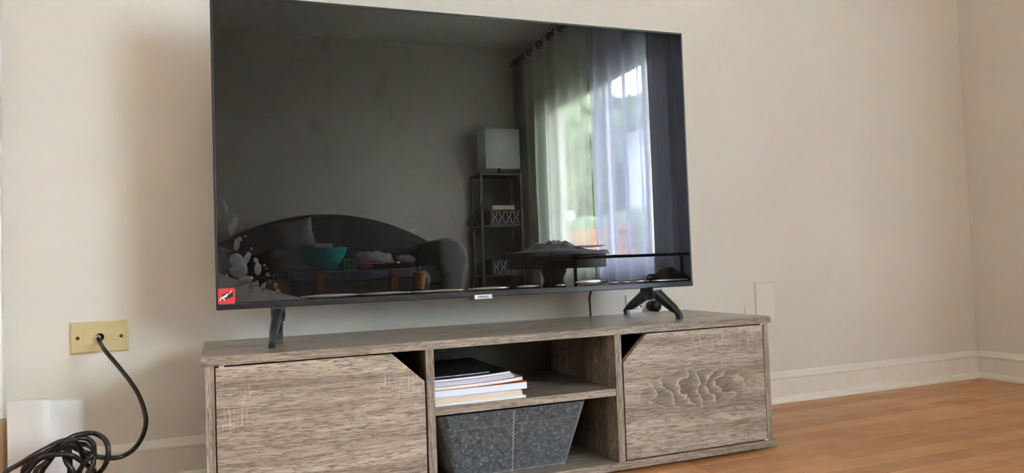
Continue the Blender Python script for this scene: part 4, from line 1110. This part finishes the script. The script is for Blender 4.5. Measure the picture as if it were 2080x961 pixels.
# ================================================================== outside the windows
GZ = -0.35
m_lawn = plain('lawn', (0.22, 0.23, 0.14), 0.95, var=0.3, nscale=2)
bm = NB(); 
def hill(u, v):
    x_ = WX + T + .3 + 60 * u; y_ = -60 + 75 * v
    return Vector((x_, y_, GZ + 0.02 * max(0, x_ - 8) + .15 * noise.noise(Vector((x_ * .1, y_ * .1, 0)))))
grid(bm, 30, 30, hill); struct(link('ground', bm, m_lawn))
m_leaf = plain('foliage', (0.17, 0.25, 0.15), 0.85, var=0.45, nscale=4)
m_leaf2 = plain('foliage_light', (0.33, 0.40, 0.24), 0.85, var=0.4, nscale=4)
m_bark = plain('bark', (0.10, 0.07, 0.05), 0.9)
def tree(label, x, y, h, r, mat, seed):
    t = thing('tree', label, 'tree', (x, y, GZ), 'trees beyond the window')
    bm = NB(); tube(bm, [(x, y, GZ - .2), (x + .1, y, GZ + h * .3), (x, y + .1, GZ + h * .6)], [.22, .16, .1], 10, 3); link('trunk', bm, m_bark, t)
    bm = NB(); rr = random.Random(seed)
    for k in range(9):
        q = Vector((rr.uniform(-1, 1), rr.uniform(-1, 1), rr.uniform(-.8, .9))) * r * .62
        blob(bm, (x + q.x, y + q.y, GZ + h * .68 + q.z), r * rr.uniform(.38, .60), 4, .35, 5.0, seed + k)
    link('crown', bm, mat, t)
tree('broad light green tree reflected in the middle of the bright window', 10.0, -20.2, 6.6, 2.3, m_leaf2, 1)
tree('tall mid green tree reflected at the left of the bright window', 8.6, -25.5, 8.0, 2.9, m_leaf, 2)
tree('rounded green tree reflected just left of the pale house', 14.5, -23.0, 6.6, 2.4, m_leaf, 3)
tree('distant green tree reflected behind the lavender curtain', 17.0, -29.5, 7.6, 3.0, m_leaf2, 4)
bm = NB(); box(bm, 6.0, 6.9, -14.5, -9.2, GZ - .1, 1.28, .15, 2); bmesh.ops.subdivide_edges(bm, edges=bm.edges, cuts=5, use_grid_fill=True)
for v in bm.verts: v.co += Vector((1, 1, .6)) * .12 * noise.noise(v.co * 2.5)
tag(link('hedge', bm, m_leaf, smooth=True), 'dark green clipped hedge reflected low in the window', 'hedge')
bw_ = thing('brick_planter', 'low orange brick garden wall in front of the hedge', 'wall', (5.8, -11, GZ))
m_brick = plain('orange_brick', (0.46, 0.20, 0.10), 0.85, var=0.25, nscale=7)
bm = NB(); rr = random.Random(9)
for k in range(14):
    z = GZ + .02 + k * .095
    if z > .98: break
    yy = -14.0 + (.15 if k % 2 else 0)
    while yy < -9.3:
        box(bm, 5.62 + rr.uniform(0, .01), 5.85, yy + .006, yy + .294, z + .006, z + .089); yy += .30
o = link('brick', bm, m_brick, bw_); o['kind'] = 'stuff'
bm = NB(); box(bm, 5.64, 5.84, -14.05, -9.25, GZ - .1, .985); link('mortar', bm, plain('mortar', (0.45, 0.42, 0.38), 0.9), bw_)
# neighbour house
nh = thing('neighbour_house', 'pale blue-white clapboard house reflected through the lavender curtain', 'house', (11, -14, GZ))
m_sid = plain('pale_siding', (0.60, 0.66, 0.80), 0.7, var=0.03)
HX, HY0, HY1, HZ = 10.0, -16.9, -8.5, 3.75
bm = NB(); box(bm, HX, HX + 7, HY0, HY1, GZ - .1, HZ); link('wall', bm, m_sid, nh)
bm = NB()
for k in range(20):
    z = GZ + k * .2
    if z + .2 > HZ: break
    prism(bm, [(HX - .004, HY0 - .02, z), (HX - .035, HY0 - .02, z), (HX - .012, HY0 - .02, z + .2), (HX - .004, HY0 - .02, z + .2)], (0, HY1 - HY0 + .04, 0))
o = link('siding', bm, m_sid, nh); o['kind'] = 'stuff'
bm = NB(); prism(bm, [(HX - .5, HY0 - .4, HZ - .05), (HX + 7.5, HY0 - .4, HZ - .05), (HX + 3.5, HY0 - .4, HZ + 1.5)], (0, HY1 - HY0 + .8, 0)); link('roof', bm, plain('pale_roof', (0.52, 0.50, 0.55), 0.8), nh)
for yy in (-15.2, -12.6, -10.2):
    bm = NB(); box(bm, HX - .06, HX - .01, yy - .5, yy + .5, .9, 2.3, .01); f_ = link('window', bm, m_frame, nh)
    bm = NB(); box(bm, HX - .07, HX - .055, yy - .42, yy + .42, .98, 2.22); link('pane', bm, plain('dark_pane', (0.05, 0.06, 0.08), 0.1), f_)
